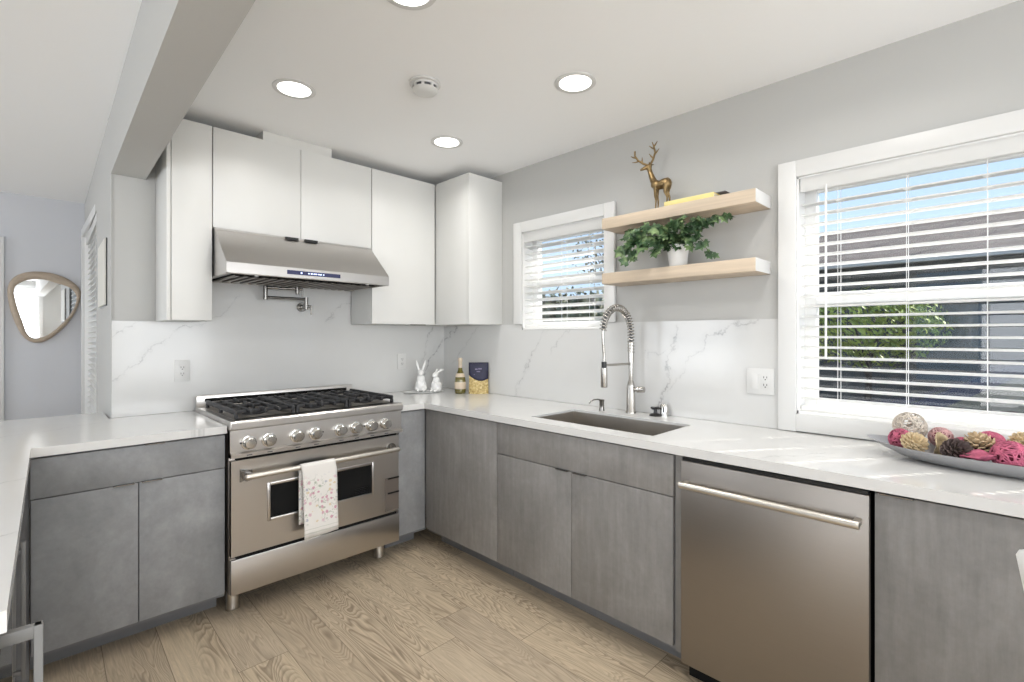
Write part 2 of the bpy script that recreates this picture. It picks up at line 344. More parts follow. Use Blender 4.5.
# ------------------------------------------------------------ mesh helpers
LOC = {}
class MB:
    def __init__(s): s.b = bmesh.new()
    def box(s, x0, x1, y0, y1, z0, z1, bev=0., seg=2, mtx=None):
        r = bmesh.ops.create_cube(s.b, size=1.0); vs = r['verts']
        for v in vs:
            v.co = V(((x0+x1)/2+v.co.x*(x1-x0), (y0+y1)/2+v.co.y*(y1-y0), (z0+z1)/2+v.co.z*(z1-z0)))
            if mtx is not None: v.co = mtx @ v.co
        if bev:
            es = list({e for v in vs for e in v.link_edges})
            bmesh.ops.bevel(s.b, geom=es, offset=bev, segments=seg, affect='EDGES', profile=.5)
        return s
    def cyl(s, p0, p1, r0, r1=None, seg=24, caps=True):
        r1 = r0 if r1 is None else r1
        p0, p1 = V(p0), V(p1); d = p1-p0
        q = V((0, 0, 1)).rotation_difference(d.normalized()).to_matrix().to_4x4()
        mt = Matrix.Translation((p0+p1)/2) @ q
        bmesh.ops.create_cone(s.b, cap_ends=caps, segments=seg, radius1=r0, radius2=r1, depth=d.length, matrix=mt)
        return s
    def sph(s, c, r, sc=(1, 1, 1), u=20, v=12, mtx=None):
        m = Matrix.Translation(V(c)) @ (mtx if mtx is not None else Matrix.Identity(4)) @ Matrix.Diagonal((sc[0], sc[1], sc[2], 1))
        bmesh.ops.create_uvsphere(s.b, u_segments=u, v_segments=v, radius=r, matrix=m); return s
    def tube(s, pts, r, seg=10, closed=False, caps=True):
        pts = [V(p) for p in pts]; n = len(pts); rings = []
        rr = r if isinstance(r, (list, tuple)) else [r]*n
        up = None
        for i, p in enumerate(pts):
            a = pts[(i-1) % n] if (i > 0 or closed) else p; c = pts[(i+1) % n] if (i < n-1 or closed) else p
            t = (c-a).normalized()
            if up is None:
                up = t.orthogonal().normalized()
            else:
                up = (up - t*up.dot(t))
                up = up.normalized() if up.length > 1e-6 else t.orthogonal().normalized()
            sd_ = t.cross(up)
            rings.append([s.b.verts.new(p + (up*math.cos(k*2*PI/seg)+sd_*math.sin(k*2*PI/seg))*rr[i]) for k in range(seg)])
        for i in range(n if closed else n-1):
            A, B = rings[i], rings[(i+1) % n]
            for k in range(seg):
                s.b.faces.new((A[k], A[(k+1) % seg], B[(k+1) % seg], B[k]))
        if caps and not closed:
            s.b.faces.new(rings[0][::-1]); s.b.faces.new(rings[-1])
        return s
    def lathe(s, prof, c=(0, 0, 0), seg=32, mtx=None):
        rings = []
        for (r, z) in prof:
            if r < 1e-6:
                co = V((0, 0, z)); co = mtx @ co if mtx is not None else co
                rings.append([s.b.verts.new(V(c)+co)])
            else:
                rg = []
                for k in range(seg):
                    co = V((r*math.cos(2*PI*k/seg), r*math.sin(2*PI*k/seg), z)); co = mtx @ co if mtx is not None else co
                    rg.append(s.b.verts.new(V(c)+co))
                rings.append(rg)
        for A, B in zip(rings, rings[1:]):
            for k in range(seg):
                a, a2 = A[k % len(A)], A[(k+1) % len(A)]; b_, b2 = B[k % len(B)], B[(k+1) % len(B)]
                f = [a, a2, b2, b_]; u = []
                for x in f:
                    if x not in u: u.append(x)
                if len(u) > 2: s.b.faces.new(u)
        return s
    def prism(s, pts, axis, a, b_, bev=0.):
        """pts 2-D outline extruded along axis from a to b"""
        def mk(p, t):
            return {'x': V((t, p[0], p[1])), 'y': V((p[0], t, p[1])), 'z': V((p[0], p[1], t))}[axis]
        A = [s.b.verts.new(mk(p, a)) for p in pts]; B = [s.b.verts.new(mk(p, b_)) for p in pts]; n = len(pts)
        fs = [s.b.faces.new(A), s.b.faces.new(B[::-1])]
        for i in range(n): fs.append(s.b.faces.new((A[i], B[i], B[(i+1) % n], A[(i+1) % n])))
        bmesh.ops.recalc_face_normals(s.b, faces=fs)
        if bev:
            es = list({e for f in fs for e in f.edges})
            bmesh.ops.bevel(s.b, geom=es, offset=bev, segments=2, affect='EDGES')
        return s
    def cells(s, us, vs, keep, axis, a, b_):
        """slab with holes: grid cells (i,j) kept, spanning a..b along axis"""
        def mk(u, v, t):
            return {'x': V((t, u, v)), 'y': V((u, t, v)), 'z': V((u, v, t))}[axis]
        cache = {}
        def vt(i, j, t):
            k = (i, j, t)
            if k not in cache: cache[k] = s.b.verts.new(mk(us[i], vs[j], a if t == 0 else b_))
            return cache[k]
        K = lambda i, j: 0 <= i < len(us)-1 and 0 <= j < len(vs)-1 and keep(i, j)
        fs = []
        for i in range(len(us)-1):
            for j in range(len(vs)-1):
                if not K(i, j): continue
                for t in (0, 1): fs.append(s.b.faces.new([vt(i, j, t), vt(i+1, j, t), vt(i+1, j+1, t), vt(i, j+1, t)]))
                if not K(i-1, j): fs.append(s.b.faces.new([vt(i, j, 0), vt(i, j+1, 0), vt(i, j+1, 1), vt(i, j, 1)]))
                if not K(i+1, j): fs.append(s.b.faces.new([vt(i+1, j, 0), vt(i+1, j+1, 0), vt(i+1, j+1, 1), vt(i+1, j, 1)]))
                if not K(i, j-1): fs.append(s.b.faces.new([vt(i, j, 0), vt(i+1, j, 0), vt(i+1, j, 1), vt(i, j, 1)]))
                if not K(i, j+1): fs.append(s.b.faces.new([vt(i, j+1, 0), vt(i+1, j+1, 0), vt(i+1, j+1, 1), vt(i, j+1, 1)]))
        bmesh.ops.recalc_face_normals(s.b, faces=fs)
        return s
    def xf(s, mtx):
        bmesh.ops.transform(s.b, matrix=mtx, verts=s.b.verts); return s
    def build(s, name, mat, parent=None, smooth=40, local=False):
        me = bpy.data.meshes.new(name)
        if parent is not None and not local:
            bmesh.ops.transform(s.b, matrix=LOC[parent.name].inverted(), verts=s.b.verts)
        s.b.normal_update(); s.b.to_mesh(me); s.b.free()
        me.materials.append(M[mat] if isinstance(mat, str) else mat)
        if smooth:
            me.shade_smooth()
            me.set_sharp_from_angle(angle=math.radians(smooth))
        o = bpy.data.objects.new(name, me); COL.objects.link(o)
        if parent is not None:
            o.parent = parent; LOC[o.name] = LOC[parent.name]
        else: LOC[o.name] = Matrix.Identity(4)
        return o
def thing(name, label, cat, loc, group=None, rz=0., kind=None):
    o = bpy.data.objects.new(name, None); COL.objects.link(o)
    o.location = loc; o.rotation_euler = (0, 0, rz); o.empty_display_size = .05
    LOC[o.name] = Matrix.Translation(V(loc)) @ Matrix.Rotation(rz, 4, 'Z')
    o['label'] = label; o['category'] = cat
    if group: o['group'] = group
    if kind: o['kind'] = kind
    return o
def tag(o, label, cat, group=None, kind=None):
    o['label'] = label; o['category'] = cat
    if group: o['group'] = group
    if kind: o['kind'] = kind
    return o
def struct(name, mb, mat, smooth=0, label=None):
    o = mb.build(name, mat, None, smooth); o['kind'] = 'structure'
    if label: o['label'] = label
    return o
def recentre(o):
    """put a one-mesh thing's origin at its base"""
    me = o.data; xs = [v.co for v in me.vertices]
    c = V(((min(v.x for v in xs)+max(v.x for v in xs))/2, (min(v.y for v in xs)+max(v.y for v in xs))/2, min(v.z for v in xs)))
    me.transform(Matrix.Translation(-c)); o.location = c; return o

# ------------------------------------------------------------ setting
XR, YB, ZC = 2.40, 3.20, 2.47
TL = .0235                                   # the living side runs a touch off square
def xl(y, x0=.31): return x0+TL*(y-3.2)
struct('floor', MB().box(-4.3, 2.6, -3.3, 5.8, -.08, 0), 'floor')
struct('ceiling', MB().box(-4.3, 2.6, -3.3, 5.8, ZC, ZC+.12), 'ceil')
# right (sink) wall with two window openings
W1 = (1.65, 2.32, 1.365, 2.02); W2 = (-.75, .65, .985, 2.015)
us = [-3.3, W2[0], W2[1], W1[0], W1[1], 3.36]; vs = [0, W2[2], W1[2], W2[3], W1[3], ZC]
def keepR(i, j):
    if i == 1 and 1 <= j <= 2: return False
    if i == 3 and 2 <= j <= 3: return False
    return True
struct('wall_right', MB().cells(us, vs, keepR, 'x', XR+.012, XR+.15), 'wall')
mb = MB().box(.3115, XR+.15, YB+.012, YB+.16, 0, ZC)
struct('wall_back', mb, 'wall')
# living-room side wall going away beyond the range wall, with window
LW = (4.22, 5.45, .62, 2.15)
us = [3.2, LW[0], LW[1], 5.66]; vs = [0, LW[2], LW[3], ZC]
mb = MB().cells(us, vs, lambda i, j: not (i == 1 and j == 1), 'x', 0, .14)
for v in mb.b.verts:
    v.co.x += xl(v.co.y)
    if v.co.y < 3.21 and v.co.x > .35: v.co.x = .3125
struct('wall_living_side', mb, 'wall')
struct('wall_far', MB().box(-4.3, .6, 5.65, 5.8, 0, ZC), 'wall_blue')
# rear and left walls with their window openings
us = [-4.3, -2.9, .2, .9, 2.2, 2.6]; vs = [0, .6, 2.3, ZC]
struct('wall_rear', MB().cells(us, vs, lambda i, j: not (i in (1, 3) and j == 1), 'y', -3.3, -3.16), 'wall')
us = [-3.3, -2.2, 1.0, 3.2, 5.2, 5.8]
struct('wall_left', MB().cells(us, vs, lambda i, j: not (i in (1, 3) and j == 1), 'x', -4.3, -4.16), 'wall')
# dropped beam between kitchen and living room
mb = MB().box(0, 1, -3.16, YB+.012, 2.149, ZC)
for v in mb.b.verts:
    if v.co.x < .5: v.co.x = .31+TL*(v.co.y-3.2)
    else: v.co.x = .453+.0265*(v.co.y-3.2)
struct('beam', mb, 'wall')
def window(n, axis, wall_in, wall_out, a0, a1, z0, z1, cas=.072, mid=None, sill_to=None, grid=False, lab=None, cas_bottom=True, dx=lambda y: 0):
    """axis 'x': window in a wall of constant x; a0..a1 along y; inward sign from wall_in"""
    s = -1 if wall_in < wall_out else 1
    def bx(m, t0, t1, u0, u1, w0, w1, bev=.003):
        lo, hi = min(t0, t1), max(t0, t1)
        if axis == 'x': m.box(lo, hi, u0, u1, w0, w1, bev)
        else: m.box(u0, u1, lo, hi, w0, w1, bev)
        return m
    c = MB(); ti, to = wall_in+s*.018, wall_in-s*.001
    bx(c, ti, to, a0-cas, a0, z0 if sill_to is None else sill_to, z1+cas); bx(c, ti, to, a1, a1+cas, z0 if sill_to is None else sill_to, z1+cas); bx(c, ti, to, a0, a1, z1, z1+cas)
    if cas_bottom: bx(c, ti, to, a0-(cas if sill_to is None else 0), a1+(cas if sill_to is None else 0), (z0-.075), z0)
    o = c.build(n, 'trim', None, 30); o['kind'] = 'structure'; o['label'] = lab
    j = MB(); d = .0015
    bx(j, wall_in, wall_out, a0-.0, a0+.006, z0, z1, 0); bx(j, wall_in, wall_out, a1-.006, a1, z0, z1, 0); bx(j, wall_in, wall_out, a0, a1, z1-.006, z1, 0); bx(j, wall_in, wall_out, a0, a1, z0, z0+.012, 0)
    j.build('jamb', 'vinyl', o, 0)
    f = MB(); f0, f1 = wall_out-s*-.055, wall_out-s*-.01
    fw = .052
    bx(f, f0, f1, a0+.006, a0+fw, z0+.012, z1-.006); bx(f, f0, f1, a1-fw, a1-.006, z0+.012, z1-.006); bx(f, f0, f1, a0+fw, a1-fw, z1-fw, z1-.006); bx(f, f0, f1, a0+fw, a1-fw, z0+.012, z0+fw)
    f.build('sash_frame', 'vinyl', o, 30)
    if mid: bx(MB(), f0+s*.008, f1, a0+fw, a1-fw, mid-.026, mid+.026).build('meeting_rail', 'vinyl', o, 30)
    g = MB(); bx(g, (f0+f1)/2, (f0+f1)/2-s*.004, a0+fw, a1-fw, z0+fw, z1-fw, 0); g.build('glass', 'pane', o, 0)
    return o
window('window_1', 'x', XR, XR+.15, *W1, cas=.072, mid=1.69, sill_to=1.402, lab='small white framed window left of the floating shelves', cas_bottom=False)
window('window_2', 'x', XR, XR+.15, *W2, cas=.072, mid=1.488, sill_to=.907, lab='large white framed window above the long silver tray')
window('window_3', 'x', .355, .50, *LW, cas=.07, mid=1.4, lab='window in the living room side wall, seen edge on')
window('window_4', 'y', -3.16, -3.3, -2.9, .2, .6, 2.3, mid=1.45, lab='wide window in the rear wall')
window('window_7', 'y', -3.16, -3.3, .9, 2.2, .6, 2.3, mid=1.45, lab='narrow window in the rear wall')
window('window_5', 'x', -4.16, -4.3, -2.2, 1.0, .6, 2.3, mid=1.45, lab='window in the left wall')
window('window_6', 'x', -4.16, -4.3, 3.2, 5.2, .6, 2.3, mid=1.45, lab='dining window in the left wall')
# door casing on the far wall
mb = MB().box(-.19, -.118, 5.628, 5.65, 0, 2.11, .003).box(-1.16, -1.09, 5.628, 5.65, 0, 2.11, .003).box(-1.09, -.19, 5.628, 5.65, 2.04, 2.11, .003)
d1 = mb.build('door_1', 'trim', None, 30); d1['kind'] = 'structure'; d1['label'] = 'white door in the far living room wall beside the mirror'
dm = MB().box(-1.09, -.19, 5.634, 5.652, .01, 2.04, .002)
for (x0, x1) in ((-1.0, -.68), (-.60, -.28)):
    for (z0, z1) in ((.15, .95), (1.05, 1.93)): dm.box(x0, x1, 5.626, 5.636, z0, z1, .006)
dm.build('door_panel', 'trim', d1, 30)
struct('baseboard_far', MB().box(-.118, xl(5.6), 5.635, 5.65, 0, .12, .003), 'trim')
struct('baseboard_living_side', MB().box(.26, .295, 3.5, 5.6, 0, .12, .003).xf(Matrix.Identity(4)), 'trim')

# ------------------------------------------------------------ backsplash slabs
t = thing('backsplash', 'grey-veined white quartz backsplash slab behind the range', 'backsplash', (1.35, 3.2, .905))
MB().cells([.312, .695, 1.60, XR+.0118], [.906, 1.40, 1.64], lambda i, j: j == 0 or i == 1, 'y', YB, YB+.0118).build('slab', 'marble_b', t, 0)
t = thing('backsplash', 'grey-veined white quartz backsplash slab behind the sink, between the windows', 'backsplash', (XR, 1.5, .905))
MB().cells([.722, W1[0]-.006, W1[1]+.006, YB], [.906, W1[2]-.002, 1.40], lambda i, j: not (i == 1 and j == 1), 'x', XR, XR+.0118).build('slab', 'marble_r', t, 0)

# ------------------------------------------------------------ worktops
XE, YE, ZT, ZB = 1.762, 2.552, .905, .871
t = thing('countertop', 'white quartz worktop along the sink wall with an undermount sink cutout', 'countertop', (2.08, 1.0, ZB))
SX0, SX1, SY0, SY1 = 1.865, 2.225, 1.045, 1.745
us = [1.583, XE, SX0, SX1, XR-.001]; vs = [-1.6, SY0, SY1, YE, YB-.001]
def keepC(i, j):
    if i == 0: return j == 3
    return not (i == 2 and j == 1)
MB().cells(us, vs, keepC, 'z', ZB, ZT).build('slab', 'quartz', t, 0)
t = thing('countertop', 'white quartz worktop left of the range, turning into the peninsula', 'countertop', (-.3, 2.2, ZB))
us = [-.95, .015, .301, .667]; vs = [1.078, YE, YB-.001, 3.485]
mb = MB().cells(us, vs, lambda i, j: (i == 0) or (i == 1 and j >= 1) or (i == 2 and j == 1), 'z', ZB, ZT)
for v in mb.b.verts:
    if v.co.x < .02: v.co.x += TL*(v.co.y-YE)
mb.build('slab', 'quartz', t, 0)

# ------------------------------------------------------------ base cabinets
XD, YD, ZD0, ZD1 = 1.785, 2.575, .118, .862
G = .0016
def pull(mb, axis, a0, a1, face, z, s=-1):
    """thin finger pull on a door's top edge"""
    if axis == 'y': mb.box(a0, a1, face-.012, face+.016, z-.002, z+.0022, .0006)
    else: mb.box(face-.012, face+.016, a0, a1, z-.002, z+.0022, .0006)
    return mb
def door_y(parent, name, x0, x1, z0, z1, mat, pl=None, Y=YD):
    d = MB().box(x0+G, x1-G, Y, Y+.019, z0+G, z1-G, .0012).build(name, mat, parent, 30)
    if pl: pull(MB(), 'y', pl[0], pl[1], Y, z1-.0005).build('pull', 'dnickel', d, 0)
    return d
def door_x(parent, name, y0, y1, z0, z1, mat, pl=None, X=XD):
    d = MB().box(X, X+.019, y0+G, y1-G, z0+G, z1-G, .0012).build(name, mat, parent, 30)
    if pl: pull(MB(), 'x', pl[0], pl[1], X, z1-.0005).build('pull', 'dnickel', d, 0)
    return d
def carcass_y(t, x0, x1, toe=True):
    MB().box(x0+.001, x1-.001, YD+.020, YB-.003, .10, ZB-.002).build('carcass', 'toe', t, 0)
    if toe: MB().box(x0+.001, x1-.001, YD+.153, YD+.168, .0, .10).build('toe_kick', 'toe', t, 0)
def carcass_x(t, y0, y1, xback=XR-.003, hole=None):
    m = MB()
    if hole:
        m.box(XD+.020, xback, y0+.001, y1-.001, .10, .60); m.box(XD+.020, XD+.045, y0+.001, y1-.001, .60, ZB-.002)
        m.box(XD+.045, xback, y0+.001, y0+.02, .6, ZB-.002); m.box(XD+.045, xback, y1-.02, y1-.001, .6, ZB-.002)
    else: m.box(XD+.020, xback, y0+.001, y1-.001, .10, ZB-.002)
    m.build('carcass', 'toe', t, 0)
    MB().box(XD+.125, XD+.140, y0+.001, y1-.001, 0, .10).build('toe_kick', 'toe', t, 0)
t = thing('base_cabinet', 'grey concrete-look base cabinet left of the range with one wide drawer over two doors', 'cabinet', (.34, 2.88, 0))
carcass_y(t, .012, .666)
MB().box(-.075, .011, YD+.022, YD+.040, .0, ZB-.003).build('corner_shade_strip', 'toe', t, 0)  # strip added in the corner gap, its dark grey standing for shade
MB().box(.014, .664, YD, YD+.019, .709, ZD1-G, .0012).build('drawer_front', 'conc_b', t, 30)
pull(MB(), 'y', .36, .43, YD, ZD1).build('pull', 'dnickel', t, 0)
door_y(t, 'door', .014, .340, ZD0, .707, 'conc_b', (.255, .325)); door_y(t, 'door', .340, .664, ZD0, .707, 'conc_b', (.35, .42))
t = thing('base_cabinet', 'narrow grey concrete-look corner panel cabinet squeezed between range and corner', 'cabinet', (1.69, 2.88, 0))
carcass_y(t, 1.592, XD+.018)
door_y(t, 'panel', 1.592, XD-.001, ZD0, ZD1, 'conc_b')
t = thing('base_cabinet', 'grey concrete-look cabinet with one tall door beside the corner', 'cabinet', (2.09, 2.25, 0))
carcass_x(t, 1.916, YD+.0)
door_x(t, 'door', 1.916, YD-.006, ZD0, ZD1, 'conc')
t = thing('base_cabinet', 'grey concrete-look sink base with false drawer front over two doors', 'cabinet', (2.09, 1.41, 0))
carcass_x(t, .912, 1.916, hole=True)
MB().box(XD, XD+.019, .914, 1.914, .700, ZD1-G, .0012).build('drawer_front', 'conc', t, 30)
door_x(t, 'door', 1.414, 1.914, ZD0, .698, 'conc', (1.43, 1.50)); door_x(t, 'door', .914, 1.414, ZD0, .698, 'conc', (1.33, 1.40))
t = thing('filler_panel', 'narrow grey filler strip between sink cabinet and dishwasher', 'panel', (1.82, .898, 0))
MB().box(XD+.012, XD+.03, .879, .910, 0.10, ZB-.002).build('strip', 'conc', t, 0)
MB().box(XD+.125, XD+.140, .879, .911, 0, .10).build('toe_kick', 'toe', t, 0)
t = thing('base_cabinet', 'grey concrete-look cabinet right of the dishwasher with one wide door', 'cabinet', (2.09, -.1, 0))
carcass_x(t, -.55, .281)
door_x(t, 'door', -.40, .279, ZD0, ZD1, 'conc', (.187, .265)); MB().box(XD, XD+.019, -.549, -.402, ZD0, ZD1, .0012).build('door', 'conc', t, 30)
t = thing('base_cabinet', 'grey concrete-look cabinet at the end of the sink wall', 'cabinet', (2.09, -1.07, 0))
carcass_x(t, -1.59, -.552); door_x(t, 'door', -1.59, -1.07, ZD0, ZD1, 'conc'); door_x(t, 'door', -1.07, -.552, ZD0, ZD1, 'conc')

# peninsula units under the left worktop, facing the kitchen
t = thing('peninsula_cabinet', 'grey peninsula cabinet seen edge on under the left worktop', 'cabinet', (-.3, 2.1, 0))
def shx(m):
    for v in m.b.verts: v.co.x += TL*(v.co.y-YE)
    return m
shx(MB().box(-.62, -.042, 1.68, 2.53, .10, ZB-.002)).build('carcass', 'toe', t, 0)
shx(MB().box(-.62, -.10, 1.68, 2.53, 0, .10)).build('toe_kick', 'toe', t, 0)
shx(MB().box(-.041, -.022, 1.683, 2.10, ZD0, ZD1, .0012)).build('door', 'conc_b', t, 30)
shx(MB().box(-.041, -.022, 2.104, 2.53, ZD0, ZD1, .0012)).build('door', 'conc_b', t, 30)
shx(MB().box(-.62, -.3, 2.532, 3.45, 0, ZB-.002)).build('back_panel', 'conc_b', t, 0)
shx(MB().box(-.022, .006, 2.30, 2.314, .60, .614, .002).box(-.022, .006, 2.30, 2.314, .20, .214, .002).box(-.004, .008, 2.298, 2.316, .18, .64, .002)).build('handle', 'greybar', t, 30)
t = thing('beverage_cooler', 'stainless undercounter cooler under the left worktop with a square bar handle', 'refrigerator', (-.3, 1.37, 0))
shx(MB().box(-.62, -.045, 1.075, 1.675, .02, ZB-.004, .003)).build('body', 'toe', t, 30)
dd = shx(MB().box(-.042, -.0, 1.084, 1.672, .11, ZB-.006, .003)).build('door', 'steel_y', t, 30)
shx(MB().box(.0, .054, 1.150, 1.166, .816, .837, .0015).box(.0, .054, 1.150, 1.166, .16, .18, .0015).box(.043, .055, 1.149, 1.167, .15, .837, .0015)).build('handle', 'greybar', dd, 30)
shx(MB().box(-.001, .0015, 1.17, 1.60, .20, .78, .0005)).build('glass', 'glassdark', dd, 0)
shx(MB().box(-.60, -.08, 1.09, 1.66, 0, .02)).build('foot', 'black', t, 0)

# ------------------------------------------------------------ upper cabinets
YU, ZU0, ZU1 = 2.912, 1.402, 2.415
def udoor(t, x0, x1, z0, z1):
    return MB().box(x0+G, x1-G, YU, YU+.019, z0+G, z1-G, .0012).build('door', 'cabwhite', t, 30)
t = thing('wall_cabinet', 'tall white wall cabinet left of the range hood', 'cabinet', (.59, 3.05, ZU0))
MB().box(.512, .691, YU+.021, YB-.001, ZU0, ZU1, .001).build('carcass', 'cabwhite', t, 30)
MB().box(.494, .511, YU-.002, YB-.001, ZU0, ZU1, .001).build('side_panel', 'cabwhite', t, 30)
udoor(t, .513, .692, ZU0, ZU1)
t = thing('wall_cabinet', 'wide white two-door wall cabinet directly above the range hood', 'cabinet', (1.147, 3.05, 1.888))
MB().box(.694, 1.600, YU+.021, YB-.001, 1.888, ZU1, .001).build('carcass', 'cabwhite', t, 30)
for (a, b_, p0, p1) in ((.694, 1.147, 1.051, 1.124), (1.147, 1.600, 1.160, 1.236)):
    d = udoor(t, a, b_, 1.888, ZU1)
    MB().box(p0, p1, YU-.026, YU+.010, 1.872, 1.887, .001).build('pull', 'black', d, 0)
t = thing('wall_cabinet', 'white single-door wall cabinet right of the range hood', 'cabinet', (1.85, 3.05, ZU0))
MB().box(1.603, 2.084, YU+.021, YB-.001, ZU0, ZU1, .001).build('carcass', 'cabwhite', t, 30)
d = udoor(t, 1.603, 2.102, ZU0, ZU1)
MB().box(1.90, 2.02, YU-.004, YU+.012, ZU0-.004, ZU0, .001).build('pull', 'dnickel', d, 0)
t = thing('wall_cabinet', 'white corner wall cabinet mounted on the sink wall', 'cabinet', (2.25, 2.87, ZU0))
MB().box(2.127, XR+.011, 2.553, YB-.002, ZU0, ZU1, .001).build('carcass', 'cabwhite', t, 30)
MB().box(2.106, XR+.011, 2.533, 2.551, ZU0, ZU1, .001).build('side_panel', 'cabwhite', t, 30)
MB().box(2.106, 2.125, 2.553, YU-.002, ZU0, ZU1, .0012).build('door', 'cabwhite', t, 30)
t = thing('duct_box', 'white filler box between wall cabinet and ceiling above the hood', 'box', (1.14, 3.0, ZU1))
MB().box(.943, 1.338, YU+.012, YU+.027, ZU1+.001, ZC-.001).box(.943, .958, YU+.028, YB, ZU1+.001, ZC-.001).box(1.323, 1.338, YU+.028, YB, ZU1+.001, ZC-.001).build('panel', 'cabwhite', t, 0)

# ------------------------------------------------------------ range hood
HX0, HX1, HF = .699, 1.594, 2.685
t = thing('range_hood', 'stainless steel slanted range hood with blue-lit control strip', 'range hood', (1.147, 2.9, 1.61))
prof = [(YB-.001, 1.634), (HF+.004, 1.631), (HF, 1.635), (HF, 1.686), (HF+.006, 1.693), (YU-.016, 1.876), (YU-.016, 1.886), (YB-.001, 1.886)]
sh = MB().prism(prof, 'x', HX0, HX1, .0015)
sh.build('canopy', 'steel', t, 30)
zu = lambda y: 1.632+(y-HF)/(YB-HF)*.002
bf = MB(); y0_, y1_ = HF+.03, YB-.075
for k in range(18):
    x = HX0+.045+k*.0455; zc0 = zu(y0_)-.002; zc1 = zu(y1_)-.002
    bf.prism([(y0_, zc0), (y1_, zc1), (y1_, zc1-.008), (y0_, zc0-.008)], 'x', x, x+.022)
MB().prism([(y0_-.006, zu(y0_)-.0005), (y1_+.006, zu(y1_)-.0005), (y1_+.006, zu(y1_)-.003), (y0_-.006, zu(y0_)-.003)], 'x', HX0+.03, HX1-.03).build('filter_shade_sheet', 'slot', t, 0)  # flat dark sheet; near-black colour stands for the shade between baffles
bf.build('baffle_filter', 'steel_y', t, 0)
MB().box(HX0+.002, HX1-.002, YB-.07, YB-.002, 1.6275, 1.636, .002).build('rear_trough', 'steel', t, 30)
for x in (.84, 1.455):
    MB().cyl((x, HF+.016, 1.627), (x, HF+.016, 1.6315), .010).build('lamp_lens', 'plastic', t, 30)
cp = MB().box(.985, 1.280, HF-.0015, HF+.003, 1.651, 1.673, .0005).build('control_panel', 'display', t, 0)
for (x, ww, hh) in [(1.06, .008, .008), (1.10, .007, .006), (1.115, .010, .006), (1.129, .007, .006), (1.14, .010, .006), (1.154, .007, .006), (1.165, .012, .006), (1.182, .006, .006)]:
    MB().box(x-ww/2, x+ww/2, HF-.0025, HF-.001, 1.662-hh/2, 1.662+hh/2).build('lit_symbol', 'ledtext', cp, 0)

# ------------------------------------------------------------ pot filler
t = thing('pot_filler', 'folded dark nickel pot filler tap on the wall under the hood', 'tap', (1.262, YB, 1.50))
y0 = 3.12
MB().cyl((1.262, YB, 1.507), (1.262, YB-.012, 1.507), .030).cyl((1.262, YB-.012, 1.507), (1.262, y0, 1.507), .014).cyl((1.262, y0, 1.49), (1.262, y0, 1.565), .012).build('wall_mount', 'dnickel', t, 40)
MB().cyl((1.262, y0, 1.554), (1.020, y0, 1.554), .0085).build('lower_arm', 'dnickel', t, 40)
MB().cyl((1.020, y0, 1.540), (1.020, y0, 1.622), .0125).build('hinge_post', 'dnickel', t, 40)
MB().cyl((1.020, y0, 1.612), (1.195, y0-.03, 1.612), .0085).build('upper_arm', 'dnickel', t, 40)
MB().cyl((1.195, y0-.03, 1.625), (1.195, y0-.03, 1.592), .014).cyl((1.195, y0-.03, 1.592), (1.195, y0-.03, 1.578), .010).build('spout', 'dnickel', t, 40)
MB().cyl((1.195, y0-.03, 1.612), (1.222, y0-.035, 1.612), .007).cyl((1.222, y0-.035, 1.625), (1.222, y0-.035, 1.565), .0045).build('lever', 'dnickel', t, 40)
MB().cyl((1.262, y0, 1.507), (1.285, y0-.02, 1.507), .009).cyl((1.285, y0-.02, 1.512), (1.285, y0-.02, 1.455), .0045).build('lever', 'dnickel', t, 40)

# ------------------------------------------------------------ range
RX0, RX1, YF = .670, 1.580, 2.525
RW = RX1-RX0
t = thing('range', 'stainless steel gas range with eight knobs and a hanging towel', 'range', (1.144, 2.85, 0))
MB().box(RX0+.004, RX1-.004, YF+.030, YB-.03, .115, .885, .002).build('body', 'steel_y', t, 30)
MB().box(RX0+.03, RX1-.03, YF+.005, YF+.04, .26, .76, 0).build('door_gap', 'slot', t, 0)
MB().prism([(YB-.028, .888), (YB-.028, .928), (YF-.012, .928), (YF-.020, .920), (YF-.020, .892), (YF-.012, .884)], 'x', RX0, RX1, .002).build('cooktop', 'steel', t, 30)
MB().box(RX0+.03, RX1-.03, YF+.045, YB-.10, .9285, .931).build('burner_pan', 'steel_y', t, 0)
MB().prism([(YF+.032, .755), (YF+.032, .883), (YF-.001, .883), (YF-.003, .781), (YF-.018, .774), (YF-.018, .757)], 'x', RX0+.001, RX1-.001, .0012).build('control_panel', 'steel', t, 30)
bg_ = MB().box(RX0, RX1, YB-.060, YB-.030, .928, .992, .003).build('back_guard', 'steel', t, 30)
MB().box(RX0+.04, RX1-.04, YB-.0615, YB-.055, .957, .975).build('vent_slot', 'slot', bg_, 0)
for i, x in enumerate([.749, .840, .973, 1.066, 1.201, 1.290, 1.383, 1.471]):
    c = V((x, YF+.001, .820)); mt = Matrix.Rotation(PI/2, 4, 'X')
    kb = MB().lathe([(0, 0), (.0325, 0), (.0340, .004), (.0325, .009), (.027, .010)], c, 28, mt).lathe([(.0225, .008), (.0225, .013), (.0275, .0135), (.0265, .036), (.022, .041), (0, .042)], c, 28, mt)
    kb.build('knob', 'chrome', t, 35)
    # engraved marking plate below each knob
for x in (.715, 1.105, 1.34):
    MB().cyl((x, YF-.003, .822), (x, YF-.009, .822), .0045, seg=12).build('indicator', 'black', t, 30)
for x in [.749, .840, .973, 1.066, 1.201, 1.290, 1.383, 1.471]:
    MB().box(x-.012, x+.012, YF-.0190, YF-.0175, .7625, .7670).build('printed_mark', 'darkgrey', t, 0)
